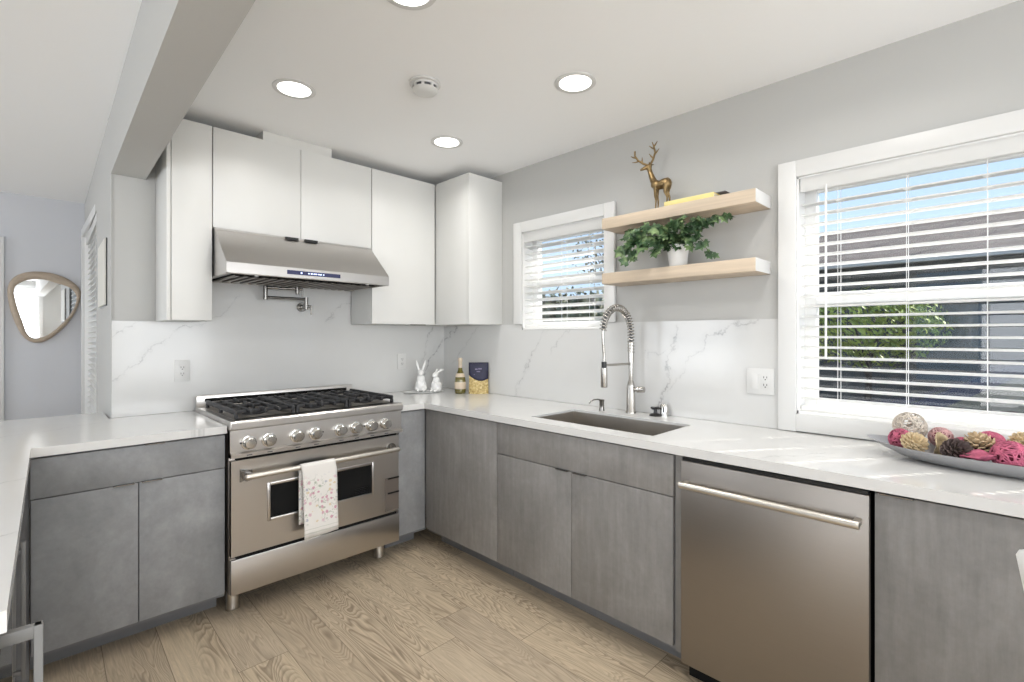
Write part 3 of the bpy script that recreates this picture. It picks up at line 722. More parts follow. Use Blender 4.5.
# burners and grates
for bx_ in (RX0+.155, RX0+RW/2, RX1-.155):
    for by in (2.70, 2.95):
        MB().lathe([(0, 0), (.052, 0), (.052, .006), (.040, .008), (.040, .014), (.034, .018), (0, .019)], (bx_, by, .931), 24).build('burner', 'castiron', t, 40)
for k in range(3):
    x0 = RX0+.028+k*(RW-.056)/3+.003; x1 = RX0+.028+(k+1)*(RW-.056)/3-.003
    g = MB(); ya, yb = YF+.035, 3.085; zt0, zt1 = .950, .968
    bw = .015
    xm = (x0+x1)/2; nb = 5
    for q in range(nb):
        xx = x0+(x1-x0-bw)*q/(nb-1)
        for (p0_, p1_) in (((ya-.002, 2.655), (2.745, 2.905), (2.995, yb)) if q == 2 else ((ya-.002, yb),)):
            g.box(xx, xx+bw, p0_, p1_, zt0-.002, zt1+(.004 if q % 2 == 0 else .001), .005, 2)
    for y in (ya+.055, 2.70-bw/2, 2.82, 2.95-bw/2, yb-.05):
        for (p0_, p1_) in (((x0, xm-.045), (xm+.045, x1)) if abs(y-2.69) < .02 or abs(y-2.94) < .02 else ((x0, x1),)):
            g.box(p0_, p1_, y, y+bw*.8, zt0-.003, zt1-.003, .004, 2)
    for x in (x0, x1-bw):
        for y in (ya, yb-bw, (ya+yb)/2-bw/2): g.box(x, x+bw, y, y+bw, .929, zt0, .001)
    g.build('grate', 'castiron', t, 30)
# oven door
od = MB().cells([RX0+.006, .845, 1.392, RX1-.018], [.297, .436, .600, .741], lambda i, j: not (i == 1 and j == 1), 'y', YF, YF+.032).build('oven_door', 'steel', t, 0)
fm = MB()
for (a, b_, c, d) in ((.833, .848, .424, .612), (1.389, 1.404, .424, .612)): fm.box(a, b_, YF-.005, YF+.012, c, d, .003)
for (c, d) in ((.424, .439), (.597, .612)): fm.box(.848, 1.389, YF-.005, YF+.012, c, d, .003)
fm.build('window_frame', 'steel', od, 30)
MB().box(.845, 1.392, YF+.010, YF+.016, .436, .600).build('window_glass', 'glassdark', od, 0)
rk = MB()
for z in (.500, .548): rk.cyl((.85, YF+.009, z), (1.388, YF+.009, z), .0016, seg=8)
rk.build('oven_rack', 'satin', od, 30)
MB().box(1.283, 1.378, YF+.006, YF+.0105, .437, .487).build('sticker', 'plastic', od, 0)
sl = MB()
for z in (.450, .459, .468, .477): sl.box(1.290, 1.370, YF+.005, YF+.0062, z, z+.002)
sl.build('sticker_lines', 'darkgrey', od, 0)
M['warn'] = flat('warning_yellow', (.75, .62, .10), .5)
MB().prism([(.853, .440), (.905, .440), (.879, .478)], 'y', YF+.006, YF+.0105).build('warning_label', 'warn', od, 0)
MB().prism([(.868, .447), (.890, .447), (.879, .463)], 'y', YF+.005, YF+.0062).build('warning_mark', 'black', od, 0)
hd = MB().cyl((.728, YF-.062, .672), (1.522, YF-.062, .672), .0125).sph((.728, YF-.062, .672), .0125).sph((1.522, YF-.062, .672), .0125).build('handle', 'satin', od, 40)
MB().prism([(.712, .640), (.712, .700), (.765, .690), (.765, .654)], 'y', YF-.006, YF, 0).prism([(.722, .652), (.722, .692), (.750, .686), (.750, .658)], 'y', YF-.062, YF-.003, .003).build('handle_bracket', 'dnickel', od, 30)
MB().cyl((1.512, YF, .672), (1.512, YF-.010, .672), .028).cyl((1.512, YF-.010, .672), (1.512, YF-.062, .672), .013).build('handle_bracket', 'dnickel', od, 40)
vp = MB().box(1.472, 1.562, YF-.0015, YF, .310, .500).build('rating_plate', 'vent', od, 0)
for z in (.491, .407): MB().box(1.490, 1.562, YF-.006, YF-.001, z, z+.008).build('plate_slot', 'slot', vp, 0)
MB().box(RX0+.006, RX1-.014, YF, YF+.030, .118, .280, .002).build('kick_panel', 'steel', t, 30)
for (x, y) in ((RX0+.047, YF+.130), (RX1-.072, YF+.130), (RX0+.047, 3.08), (RX1-.072, 3.08)):
    MB().lathe([(0, 0), (.028, 0), (.030, .003), (.029, .012), (.028, .118), (0, .118)], (x, y, 0), 24).build('leg', 'satin', t, 40)

# towel over the oven handle
tw = MB(); yh, zh = YF-.062, .672
path = [(yh-.0155, .322)]
for k in range(1, 12): path.append((yh-.0155-.002*math.sin(k*.9), .322+(zh-.322)*k/12))
for k in range(0, 9):
    a = PI-k*PI/8; path.append((yh+.0155*math.cos(a), zh+.0155*math.sin(a)))
for k in range(1, 9): path.append((yh+.0165, zh-k*.036))
nx = 12; grid = []
for i in range(nx+1):
    u = i/nx; row = []
    for k, (y, z) in enumerate(path):
        front = k < 12
        wob = .004*math.sin(u*9+z*5)*(1 if front else 0)*min(1, (zh-z)*6 if z < zh else 0)
        x = .972+u*.174+(.008*(zh-z)/.36 if front else -.006)
        zz = z+(-.012*(1-u) if k == 0 else 0)
        row.append(tw.b.verts.new((x+(.0 if front else .0), y-abs(wob), zz)))
    grid.append(row)
for i in range(nx):
    for k in range(len(path)-1): tw.b.faces.new((grid[i][k], grid[i+1][k], grid[i+1][k+1], grid[i][k+1]))
o = tw.build('kitchen_towel', 'towel', None, 60)
sm = o.modifiers.new('solid', 'SOLIDIFY'); sm.thickness = .003; sm.offset = 0
tag(o, 'white floral kitchen towel folded over the oven door handle', 'towel')

# ------------------------------------------------------------ dishwasher
t = thing('dishwasher', 'stainless steel dishwasher with a long bar handle under the sink wall worktop', 'dishwasher', (2.05, .585, 0))
XW = 1.768
MB().box(XW+.030, XR-.05, .289, .876, .095, ZB-.004, .0).build('tub', 'slot', t, 0)
dw = MB().box(XW, XW+.028, .288, .874, .085, .852, .003).build('door', 'steel_y', t, 30)
MB().box(XW+.005, XW+.028, .292, .870, .853, .864).build('control_strip', 'black', dw, 0)
MB().tube([(XW-.045, .856, .772), (XW-.045, .304, .772)], .0125, 16).build('handle', 'satin', dw, 40)
for y in (.846, .314): MB().box(XW-.048, XW, y-.010, y+.010, .763, .781, .003).build('handle_post', 'satin', dw, 30)
MB().box(XW+.075, XW+.09, .289, .876, 0, .094).build('toe_kick', 'slot', t, 0)

# ------------------------------------------------------------ sink, tap, small deck fittings
t = thing('sink', 'undermount stainless steel sink let into the worktop', 'sink', (2.05, 1.40, .66))
k = MB(); zf = .665; e = .004
us = [SX0+.0005, SX0+.002, SX1-.002, SX1-.0005]; vs_ = [SY0+.0005, SY0+.002, SY1-.002, SY1-.0005]
k.cells(us, vs_, lambda i, j: not (i == 1 and j == 1), 'z', zf, ZT-.012)
k.box(SX0+.0005, SX1-.0005, SY0+.0005, SY1-.0005, zf-.004, zf)
k.build('basin', 'steel_sink', t, 0)
MB().lathe([(.0, .001), (.030, .001), (.044, .004), (.044, .0005)], (2.05, 1.40, zf), 28).build('drain', 'chrome', t, 40)

t = thing('faucet', 'tall spring-neck pull-down kitchen faucet behind the sink', 'faucet', (2.335, 1.440, ZT))
bx0 = V((2.335, 1.440, 0))
MB().lathe([(0, .0), (.0285, .0), (.0285, .006), (.025, .012), (.0215, .145), (.016, .170), (.012, .178), (.012, .30), (0, .30)], (bx0.x, bx0.y, ZT), 28).build('body', 'nickel', t, 40)
arc = []
sx = V((2.105, 1.462, 0)); cxm = (bx0+sx)/2; hr = (bx0-sx)/2
for i in range(9): arc.append(V((bx0.x, bx0.y, ZT+.29+i*.0185)))
for i in range(1, 22):
    a = i*PI/21*.98; arc.append(V((cxm.x+hr.x*math.cos(a), cxm.y+hr.y*math.cos(a), ZT+.438+.128*math.sin(a))))
zc_ = arc[-1].z
MB().tube(arc, .0085, 10).build('hose', 'hosedark', t, 50)
# spring coil around the neck
def coil(path, R, r, pitch):
    ds = [0]
    for a, b_ in zip(path, path[1:]): ds.append(ds[-1]+(b_-a).length)
    tot = ds[-1]; n = int(tot/pitch*10); out = []; side = V((hr.y, -hr.x, 0)).normalized()
    for q in range(n+1):
        d = tot*q/n; i = 0
        while i < len(ds)-2 and ds[i+1] < d: i += 1
        f = (d-ds[i])/max(1e-9, ds[i+1]-ds[i]); p = path[i].lerp(path[i+1], f); tg = (path[i+1]-path[i]).normalized()
        nn = tg.cross(side).normalized(); an = d/pitch*2*PI
        out.append(p+nn*R*math.cos(an)+side*R*math.sin(an))
    return out
MB().tube(coil(arc[2:], .0170, .0026, .0165), .0034, 6).build('spring', 'nickel', t, 60)
MB().cyl((bx0.x, bx0.y, ZT+.27), (bx0.x, bx0.y, ZT+.385), .0150).build('spring_collar', 'nickel', t, 40)
MB().tube([arc[-1], V((sx.x, sx.y, zc_-.03)), V((sx.x+.004, sx.y, 1.27)), V((sx.x+.010, sx.y, 1.225)), V((sx.x+.010, sx.y, 1.175))], .0075, 10).build('lower_hose', 'nickel', t, 50)
MB().cyl((sx.x+.010, sx.y, 1.190), (sx.x+.010, sx.y, 1.160), .0135).build('sprayer_collar', 'black', t, 40)
MB().lathe([(0, 0), (.0165, 0), (.0175, .004), (.0165, .100), (0, .102)], (sx.x+.010, sx.y, 1.058), 24).build('sprayer', 'nickel', t, 40)
MB().tube([(bx0.x, bx0.y, 1.172), (sx.x+.012, sx.y, 1.172)], .0065, 12).build('holder_arm', 'nickel', t, 40)
MB().cyl((bx0.x, bx0.y, 1.032), (bx0.x+.005, bx0.y-.040, 1.034), .010).cyl((bx0.x+.005, bx0.y-.038, 1.034), (bx0.x+.008, bx0.y-.075, 1.036), .016, .016).build('handle', 'nickel', t, 40)

t = thing('soap_dispenser', 'small nickel soap dispenser with a curved spout left of the faucet', 'soap dispenser', (2.292, 1.60, ZT))
MB().lathe([(0, 0), (.016, 0), (.0155, .004), (.0135, .012), (.0130, .050), (.015, .054), (.015, .062), (0, .064)], (2.292, 1.60, ZT), 20).build('body', 'dnickel', t, 40)
MB().tube([(2.292, 1.60, ZT+.058), (2.27, 1.61, ZT+.064), (2.245, 1.62, ZT+.063), (2.225, 1.628, ZT+.052), (2.218, 1.631, ZT+.042)], .0042, 8).build('spout', 'dnickel', t, 50)
t = thing('sink_stopper', 'small black knobbed sink stopper beside the chrome air gap', 'stopper', (2.345, 1.30, ZT))
MB().lathe([(0, 0), (.030, 0), (.031, .004), (.026, .010), (.010, .013), (.008, .034), (0, .034)], (2.345, 1.30, ZT), 24).build('disc', 'black', t, 40)
MB().box(2.318, 2.372, 1.292, 1.308, ZT+.034, ZT+.046, .004).box(2.337, 2.353, 1.275, 1.325, ZT+.034, ZT+.046, .004).build('cross_grip', 'black', t, 40)
t = thing('air_gap', 'short chrome sink air gap cap against the backsplash', 'air gap', (2.368, 1.262, ZT))
MB().lathe([(0, 0), (.021, 0), (.021, .055), (.017, .062), (0, .064)], (2.368, 1.262, ZT), 24).build('cap', 'chrome', t, 40)
MB().box(2.344, 2.349, 1.253, 1.259, ZT+.022, ZT+.048, .001).build('slot', 'slot', t, 0)

# ------------------------------------------------------------ outlets
def outlet(label, wall, a, z, w_, h_, rocker=False, loc=None):
    t = thing('wall_outlet', label, 'outlet', loc)
    def bx(m, u0, u1, d0, d1, z0, z1, bv=0.):
        if wall == 'y': m.box(u0, u1, YB-d1, YB-d0, z0, z1, bv)
        else: m.box(XR-d1, XR-d0, u0, u1, z0, z1, bv)
        return m
    bx(MB(), a-w_/2, a+w_/2, 0, .006, z-h_/2, z+h_/2, .0015).build('cover_plate', 'plastic', t, 30)
    oc = a if not rocker else a-.023
    s = bx(MB(), oc-.0165, oc+.0165, .006, .0085, z-.033, z+.033, .0008).build('receptacle', 'plastic', t, 30)
    q = MB()
    for dz in (.017, -.017):
        for dx in (-.0065, .0065): bx(q, oc+dx-.0012, oc+dx+.0012, .0083, .0092, z+dz-.002, z+dz+.007)
        bx(q, oc-.0025, oc+.0025, .0083, .0092, z+dz-.010, z+dz-.0055)
    q.build('slots', 'slot', s, 0)
    if rocker: bx(MB(), a+.0065, a+.0395, .006, .0105, z-.033, z+.033, .0015).build('switch', 'plastic', t, 30)
outlet('white wall outlet on the backsplash left of the range', 'y', .614, 1.131, .072, .116, loc=(.614, YB, 1.07))
outlet('white wall outlet on the backsplash in the corner behind the rabbits', 'y', 2.005, 1.131, .072, .116, loc=(2.005, YB, 1.07))
outlet('white double plate with rocker switch and outlet near the large window', 'x', .800, 1.115, .118, .118, True, loc=(XR, .80, 1.056))

# ------------------------------------------------------------ blinds
def blinds(name, label, x, y0, y1, z0, z1, pitch=.0445, width=.050, cords=(), wand=None, tilt=0., dxf=None, holes=True, sgn=-1):
    t = thing(name, label, 'blinds', (x, (y0+y1)/2, z0))
    def sh_(m):
        if dxf:
            for v in m.b.verts: v.co.x += dxf(v.co.y)
        return m
    sh_(MB().box(x-.027, x+.027, y0, y1, z1-.048, z1-.002, .004)).build('headrail', 'slat', t, 30)
    sh_(MB().box(x-.035, x-.029, y0-.002, y1+.002, z1-.062, z1-.001, .002)).build('valance', 'slat', t, 30)
    sh_(MB().box(x-.026, x+.026, y0, y1, z0+.002, z0+.022, .004)).build('bottom_rail', 'slat', t, 30)
    m = MB(); ys = [y0]
    if holes:
        for c in cords: ys += [c-.0125, c+.0125]
    ys.append(y1); ys.sort()
    z = z0+.022+pitch*.75; ct, st = math.cos(math.radians(tilt)), math.sin(math.radians(tilt))
    zs = []
    while z < z1-.075: zs.append(z); z += pitch
    for z in zs:
        # slightly crowned cross-section, with rout holes for the cords
        sec = [(-.5, 0), (-.24, .0032), (.24, .0032), (.5, 0)]
        for a in range(len(ys)-1):
            hole = holes and a % 2 == 1
            for (p, q) in ((0, 1), (1, 2), (2, 3)):
                if hole and p == 1: continue
                pts = []
                for (f, hgt) in (sec[p], sec[q]):
                    xx = f*width
                    pts.append((x+xx*ct, z+hgt+xx*st))
                th = .006
                loop = [pts[0], pts[1], (pts[1][0], pts[1][1]-th), (pts[0][0], pts[0][1]-th)]
                m.prism(loop, 'y', ys[a], ys[a+1])
    sh_(m).build('slats', 'slat', t, 0)
    for c in cords:
        cm = MB()
        for dx in (-.027, .027): cm.cyl((x+dx, c, z0+.01), (x+dx, c, z1-.05), .0011, seg=6)
        sh_(cm).build('cord', 'slat', t, 0)
    if wand is not None:
        wm = MB().tube([(x-.040, wand, z1-.05), (x-.041, wand, z1-.07), (x-.041, wand, 1.235)], .0045, 8).sph((x-.041, wand, 1.232), .007)
        wm.build('tilt_wand', 'slat', t, 40)
    return t
blinds('window_blinds', 'white horizontal blinds in the large window over the tray', 2.437, W2[0]+.008, W2[1]-.014, W2[2]+.012, W2[3]-.004, cords=(.50, .275, .051, -.175, -.40, -.62), wand=.540)
blinds('window_blinds', 'white horizontal blinds in the small window beside the corner cabinet', 2.437, W1[0]+.010, W1[1]-.012, W1[2]+.012, W1[3]-.004, cords=(2.20, 1.985, 1.77), tilt=-12)
blinds('window_blinds', 'bright white blinds in the living room window past the pillar', .385, LW[0]+.01, LW[1]-.01, LW[2]+.01, LW[3]-.004, cords=(4.5, 5.1), tilt=10, dxf=lambda y: TL*(y-4.8), holes=True)

# ------------------------------------------------------------ floating shelves and what stands on them
SHX0, SHY0, SHY1 = 2.224, .762, 1.552
for (z0, z1, lb) in ((1.900, 1.958, 'upper pale wood floating shelf carrying the deer and book'), (1.603, 1.661, 'lower pale wood floating shelf carrying the potted ivy')):
    t = thing('floating_shelf', lb, 'shelf', (2.31, 1.16, z0), group='floating shelves between the windows')
    MB().box(SHX0, XR+.012, SHY0, SHY1, z0, z1, .0015).build('board', 'shelfwood', t, 30)
    MB().box(SHX0+.001, XR+.012, SHY0-.0025, SHY0, z0+.001, z1-.001).build('end_cap', 'trim', t, 0)

def remeshed(name, mb, mat, parent, vox, smooth_it=4):
    o = mb.build(name, mat, parent, 0)
    r = o.modifiers.new('remesh', 'REMESH'); r.mode = 'VOXEL'; r.voxel_size = vox; r.use_smooth_shade = True
    s = o.modifiers.new('smooth', 'SMOOTH'); s.iterations = smooth_it; s.factor = .5
    return o
def limb(m, pts, rs, seg=12):
    for i in range(len(pts)-1):
        m.cyl(pts[i], pts[i+1], rs[i], rs[i+1], seg)
        m.sph(pts[i], rs[i], u=seg, v=8)
    m.sph(pts[-1], rs[-1], u=seg, v=8)
    return m
# deer: faces away along +y (towards the small window), head raised and turned
t = thing('deer_figurine', 'small antique gold deer figurine with tall antlers on the upper shelf', 'figurine', (2.31, 1.26, 1.958))
m = MB(); zs = 1.958; dx = 2.312
dy_ = lambda y: 1.196+(y-1.178)*.66 if y < 1.30 else 1.2765+(y-1.30)*1.22
# body axis from rump (y=1.205) to chest (y=1.30)
limb(m, [(dx, 1.205, zs+.142), (dx, 1.235, zs+.140), (dx, 1.272, zs+.138), (dx, 1.300, zs+.146)], [.026, .027, .023, .024], 16)
m.sph((dx, 1.203, zs+.138), .027, (1, 1, 1.05))
limb(m, [(dx, 1.302, zs+.150), (dx, 1.318, zs+.180), (dx, 1.328, zs+.215), (dx, 1.334, zs+.243)], [.020, .0135, .0105, .0105], 12)
limb(m, [(dx, 1.334, zs+.245), (dx-.008, 1.349, zs+.243), (dx-.016, 1.364, zs+.236)], [.0125, .010, .0062], 12)
for sx_ in (-1, 1):
    limb(m, [(dx+sx_*.010, 1.296, zs+.135), (dx+sx_*.012, 1.298, zs+.085), (dx+sx_*.012, 1.292, zs+.060), (dx+sx_*.012, 1.296, zs+.012), (dx+sx_*.012, 1.299, zs+.006)], [.013, .0075, .0065, .0050, .0065], 10)
    limb(m, [(dx+sx_*.012, 1.205, zs+.128), (dx+sx_*.013, 1.215, zs+.098), (dx+sx_*.013, 1.197, zs+.066), (dx+sx_*.013, 1.203, zs+.012), (dx+sx_*.013, 1.206, zs+.006)], [.019, .0125, .0070, .0050, .0065], 10)
    limb(m, [(dx+sx_*.008, 1.328, zs+.255), (dx+sx_*.024, 1.322, zs+.262)], [.005, .0025], 8)
limb(m, [(dx, 1.183, zs+.150), (dx, 1.176, zs+.138)], [.007, .004], 8)
for v in m.b.verts: v.co.y = dy_(v.co.y)
remeshed('body', m, 'brass', t, .0028, 3)
for sx_ in (-1, 1):
    a = MB()
    if sx_ < 0:
        main = [(dx-.006, 1.334, zs+.252), (dx-.024, 1.350, zs+.262), (dx-.050, 1.362, zs+.275), (dx-.070, 1.368, zs+.296), (dx-.078, 1.366, zs+.318)]
        tines = [((dx-.045, 1.360, zs+.272), (dx-.062, 1.385, zs+.268)), ((dx-.062, 1.366, zs+.286), (dx-.088, 1.378, zs+.292)), ((dx-.070, 1.368, zs+.298), (dx-.056, 1.372, zs+.326)), ((dx-.03, 1.353, zs+.265), (dx-.034, 1.350, zs+.292))]
    else:
        main = [(dx+.006, 1.334, zs+.252), (dx+.018, 1.324, zs+.285), (dx+.020, 1.314, zs+.320), (dx+.014, 1.318, zs+.352), (dx+.006, 1.322, zs+.374)]
        tines = [((dx+.019, 1.322, zs+.292), (dx+.014, 1.340, zs+.320)), ((dx+.020, 1.316, zs+.312), (dx+.030, 1.300, zs+.340)), ((dx+.017, 1.316, zs+.338), (dx+.010, 1.338, zs+.360)), ((dx+.014, 1.318, zs+.350), (dx+.024, 1.306, zs+.378))]
    a.tube(main, [.0058, .0052, .0046, .0038, .0016], 8)
    for p, q in tines:
        mid = (V(p)+V(q))/2+V((0, 0, -.002)); a.tube([p, mid, q], [.0042, .0034, .0014], 8)
    for v in a.b.verts: v.co.y = dy_(v.co.y)
    a.build('antler', 'brass', t, 60)

# book lying on the shelf
t = thing('book', 'thin yellow book lying flat on the upper shelf beside the deer', 'book', (2.27, 1.06, 1.958), rz=math.radians(6))
by0, by1, bx0_, bx1_ = .945, 1.190, 2.232, 2.385
MB().box(bx0_+.004, bx1_-.003, by0+.004, by1-.004, 1.9605, 1.9785).build('pages', 'paper', t, 0)
MB().box(bx0_, bx1_, by0, by1, 1.9582, 1.9603, .0006).box(bx0_, bx1_, by0, by1, 1.9787, 1.9810, .0006).box(bx0_-.0005, bx0_+.0025, by0, by1, 1.9582, 1.9810, .0006).build('cover', 'yellow', t, 30)
t = thing('book', 'dark grey booklet poking out under the right end of the yellow book', 'book', (2.32, .93, 1.981))
MB().box(2.262, 2.385, .905, 1.05, 1.9812, 1.9852, .0008).build('cover', 'darkgrey', t, 30)

# potted ivy
PX, PY, PZ = 2.312, 1.158, 1.661
t = thing('potted_ivy', 'trailing green ivy in a small white pot on the lower shelf', 'plant', (PX, PY, PZ))
MB().lathe([(0, 0), (.040, 0), (.043, .003), (.053, .108), (.0535, .112), (.049, .112), (.047, .098), (0, .096)], (PX, PY, PZ), 36).build('pot', 'ceramic', t, 40)
MB().lathe([(0, .0975), (.0465, .0975)], (PX, PY, PZ), 24).build('soil', 'bark', t, 0)
fol = MB(); stm = MB(); lr = random.Random(11)
def leaf(m, c, dr, nrm, size):
    dr = dr.normalized(); sd_ = dr.cross(nrm).normalized(); nn = sd_.cross(dr)
    out = [(0, 0, 0), (.36, -.18, .05), (.60, .12, .0), (.40, .30, .06), (.62, .62, -.02), (.28, .66, .05), (0, 1.12, -.10)]
    pr = [c+dr*(p[1]*size)+sd_*(p[0]*size)+nn*(p[2]*size) for p in out]
    pl = [c+dr*(p[1]*size)-sd_*(p[0]*size)+nn*(p[2]*size) for p in out]
    mid = [c, c+dr*.35*size-nn*.05*size, c+dr*.7*size-nn*.06*size]
    v = [m.b.verts.new(p) for p in pr]; v2 = [v[0]]+[m.b.verts.new(p) for p in pl[1:-1]]+[v[-1]]
    mv = [m.b.verts.new(p) for p in mid[1:]]
    for w_ in (v, v2):
        for f in ((w_[0], w_[1], w_[2], w_[3], mv[0]), (mv[0], w_[3], w_[4], w_[5], mv[1]), (mv[1], w_[5], w_[6])):
            m.b.faces.new(f if w_ is v else f[::-1])
def vine(p0, ctrl, nl, size):
    pts = [V(p0)]+[V(c) for c in ctrl]
    sm_ = []
    n = len(pts)
    for i in range(n-1):
        for k in range(5):
            f = k/5; a = pts[max(0, i-1)]; b_ = pts[i]; c = pts[i+1]; d = pts[min(n-1, i+2)]
            sm_.append(.5*((2*b_)+(c-a)*f+(2*a-5*b_+4*c-d)*f*f+(3*b_-a-3*c+d)*f**3))
    sm_.append(pts[-1])
    stm.tube(sm_, .0016, 5)
    for q in range(nl):
        f = (q+.6)/nl; i = min(len(sm_)-2, int(f*(len(sm_)-1))); p = sm_[i]; tg = (sm_[i+1]-sm_[i]).normalized()
        side = 1 if q % 2 else -1
        d = (V((lr.uniform(-1, .35), lr.uniform(-.8, .8), lr.uniform(-.9, .35)))+tg*.6).normalized()
        nrm = (V((-.8, -.35, .55))+V((lr.uniform(-.5, .5), lr.uniform(-.5, .5), lr.uniform(-.5, .5)))).normalized()
        if abs(d.dot(nrm)) > .9: nrm = V((0, 0, 1))
        sz = size*lr.uniform(.75, 1.2)
        c = p+V((lr.uniform(-.012, .004), lr.uniform(-.015, .015), lr.uniform(-.012, .012)))
        c.x = min(c.x, 2.345)
        tip = c+d*sz*1.1
        if tip.z > 1.893 or tip.x > 2.39: d.z = -abs(d.z)*.6-.1; d.x = -abs(d.x)
        if tip.z < 1.672: d.z = abs(d.z)*.3; c.z = max(c.z, 1.672+sz*.35)
        leaf(fol, c, d, nrm, sz)
top = (PX, PY, PZ+.100)
for path, nl, sz in (
    ([(2.27, 1.22, 1.80), (2.22, 1.30, 1.82), (2.20, 1.36, 1.80), (2.20, 1.41, 1.76)], 17, .047),
    ([(2.24, 1.24, 1.84), (2.20, 1.32, 1.85), (2.21, 1.39, 1.82)], 14, .045),
    ([(2.25, 1.20, 1.80), (2.20, 1.27, 1.78), (2.19, 1.33, 1.73), (2.19, 1.36, 1.71)], 14, .045),
    ([(2.24, 1.22, 1.80), (2.20, 1.30, 1.80), (2.19, 1.37, 1.77)], 12, .046),
    ([(2.25, 1.19, 1.79), (2.205, 1.22, 1.76), (2.20, 1.225, 1.72)], 9, .043),
    ([(2.26, 1.18, 1.83), (2.22, 1.22, 1.86), (2.23, 1.30, 1.87)], 12, .045),
    ([(2.28, 1.08, 1.82), (2.26, 1.00, 1.85), (2.26, .95, 1.865), (2.27, .905, 1.87)], 17, .045),
    ([(2.25, 1.10, 1.83), (2.22, 1.04, 1.855), (2.24, .98, 1.86)], 14, .045),
    ([(2.25, 1.12, 1.80), (2.22, 1.06, 1.82), (2.23, 1.00, 1.81)], 12, .044),
    ([(2.28, 1.09, 1.81), (2.27, 1.02, 1.78), (2.26, .99, 1.73), (2.27, .965, 1.70)], 10, .038),
    ([(2.26, 1.12, 1.80), (2.23, 1.07, 1.79), (2.235, 1.05, 1.75)], 10, .042),
    ([(2.24, 1.14, 1.82), (2.20, 1.13, 1.85), (2.20, 1.08, 1.86)], 14, .045),
    ([(2.24, 1.15, 1.80), (2.20, 1.16, 1.82), (2.20, 1.20, 1.84)], 12, .045),
    ([(2.30, 1.25, 1.82), (2.28, 1.32, 1.86), (2.27, 1.39, 1.86)], 12, .044)):
    vine(top, path, nl, sz)
fol.build('foliage', 'ivy', t, 0); stm.build('stems', 'stem', t, 60)

# ------------------------------------------------------------ corner group: rabbits, bottle, pasta bag
t = thing('tray_plate', 'thin white oblong plate under the two ceramic rabbits', 'plate', (2.11, 3.05, ZT))
pl = MB()
pl.lathe([(0, 0), (.085, 0), (.115, .006), (.118, .010), (.110, .009), (.085, .005), (0, .004)], (0, 0, 0), 36)
pl.xf(Matrix.Translation((2.085, 3.03, ZT+.0002)) @ Matrix.Rotation(-.35, 4, 'Z') @ Matrix.Diagonal((1.3, .75, 1, 1)))
pl.build('dish', 'ceramic', t, 50)
def rabbit(label, x, y, hgt, ears_fwd, rz):
    t = thing('rabbit_figurine', label, 'figurine', (x, y, ZT+.005), group='white ceramic rabbits on the plate', rz=rz)
    m = MB(); k = hgt/.20
    m.sph((0, 0, .042*k), .038*k, (1, 1.1, 1.1)); m.sph((0, -.006*k, .080*k), .028*k, (1, 1, 1.25))
    m.sph((0, -.014*k, .125*k), .022*k, (.95, 1.2, 1)); m.sph((0, -.034*k, .118*k), .010*k)
    for sx_ in (-1, 1):
        m.sph((sx_*.026*k, -.008*k, .022*k), .020*k, (.8, 1.35, .9)); m.sph((sx_*.018*k, -.040*k, .010*k), .010*k, (.9, 1.7, .8))
        m.sph((sx_*.015*k, -.032*k, .058*k), .008*k, (1, 1, 2.2))
        if ears_fwd: limb(m, [(sx_*.010*k, -.002, .140*k), (sx_*.020*k, .028*k, .158*k), (sx_*.024*k, .050*k, .160*k)], [.007*k, .010*k, .005*k], 10)
        else: limb(m, [(sx_*.010*k, -.004, .140*k), (sx_*.022*k, .002*k, .175*k), (sx_*.030*k, .004*k, .205*k)], [.007*k, .010*k, .004*k], 10)
    m.sph((0, .044*k, .030*k), .012*k)
    o = m.build('body', 'ceramic', t, 0, local=True)
    r = o.modifiers.new('remesh', 'REMESH'); r.mode = 'VOXEL'; r.voxel_size = .0035; r.use_smooth_shade = True
    s = o.modifiers.new('smooth', 'SMOOTH'); s.iterations = 3; s.factor = .5
rabbit('taller white ceramic rabbit with upright ears on the plate', 2.075, 3.05, .225, False, math.radians(-35))
rabbit('shorter white ceramic rabbit with laid-back ears nearer the bottle', 2.163, 2.975, .20, True, math.radians(-75))

t = thing('bottle', 'olive green glass bottle with cream label between rabbits and pasta bag', 'bottle', (2.245, 2.800, ZT))
B0 = (2.245, 2.800, ZT)
MB().lathe([(0, 0), (.036, 0), (.0395, .004), (.0400, .020), (.0400, .092), (.036, .118), (.026, .145), (.0165, .168), (.0135, .188), (.013, .200), (0, .200)], B0, 32).build('glass_body', 'bottleglass', t, 50)
MB().lathe([(.0140, .186), (.0145, .200), (.0150, .232), (.0165, .235), (.0165, .250), (.014, .258), (0, .259)], B0, 24).build('foil_neck', 'label', t, 50)
MB().lathe([(.0405, .034), (.0410, .035), (.0410, .084), (.0405, .085)], B0, 32).build('label', 'label', t, 50)
MB().lathe([(.0360, .120), (.0325, .133), (.0260, .147), (.0255, .146)], B0, 32).build('shoulder_label', 'label', t, 50)
t = thing('pasta_bag', 'clear bag of pasta with a navy paper top beside the bottle', 'bag', (2.335, 2.70, ZT), rz=math.radians(-42))
BG = Matrix.Diagonal((1.16, 1.05, 1.15, 1))
m = MB(); nx, nz = 10, 14; gr = []
for sgn in (-1, 1):
    g_ = []
    for i in range(nx+1):
        row = []
        for j in range(nz+1):
            u = i/nx*2-1; v = j/nz
            wd = .062*(1-.08*v); dep = .026*(1-v*v*.80)*(1-abs(u)**2.6)+.0012
            bmp = .0025*noise.noise(V((u*4, v*5, sgn*3)))*(1-abs(u))
            row.append(m.b.verts.new((u*wd, sgn*(dep+bmp), v*.165)))
        g_.append(row)
    gr.append(g_)
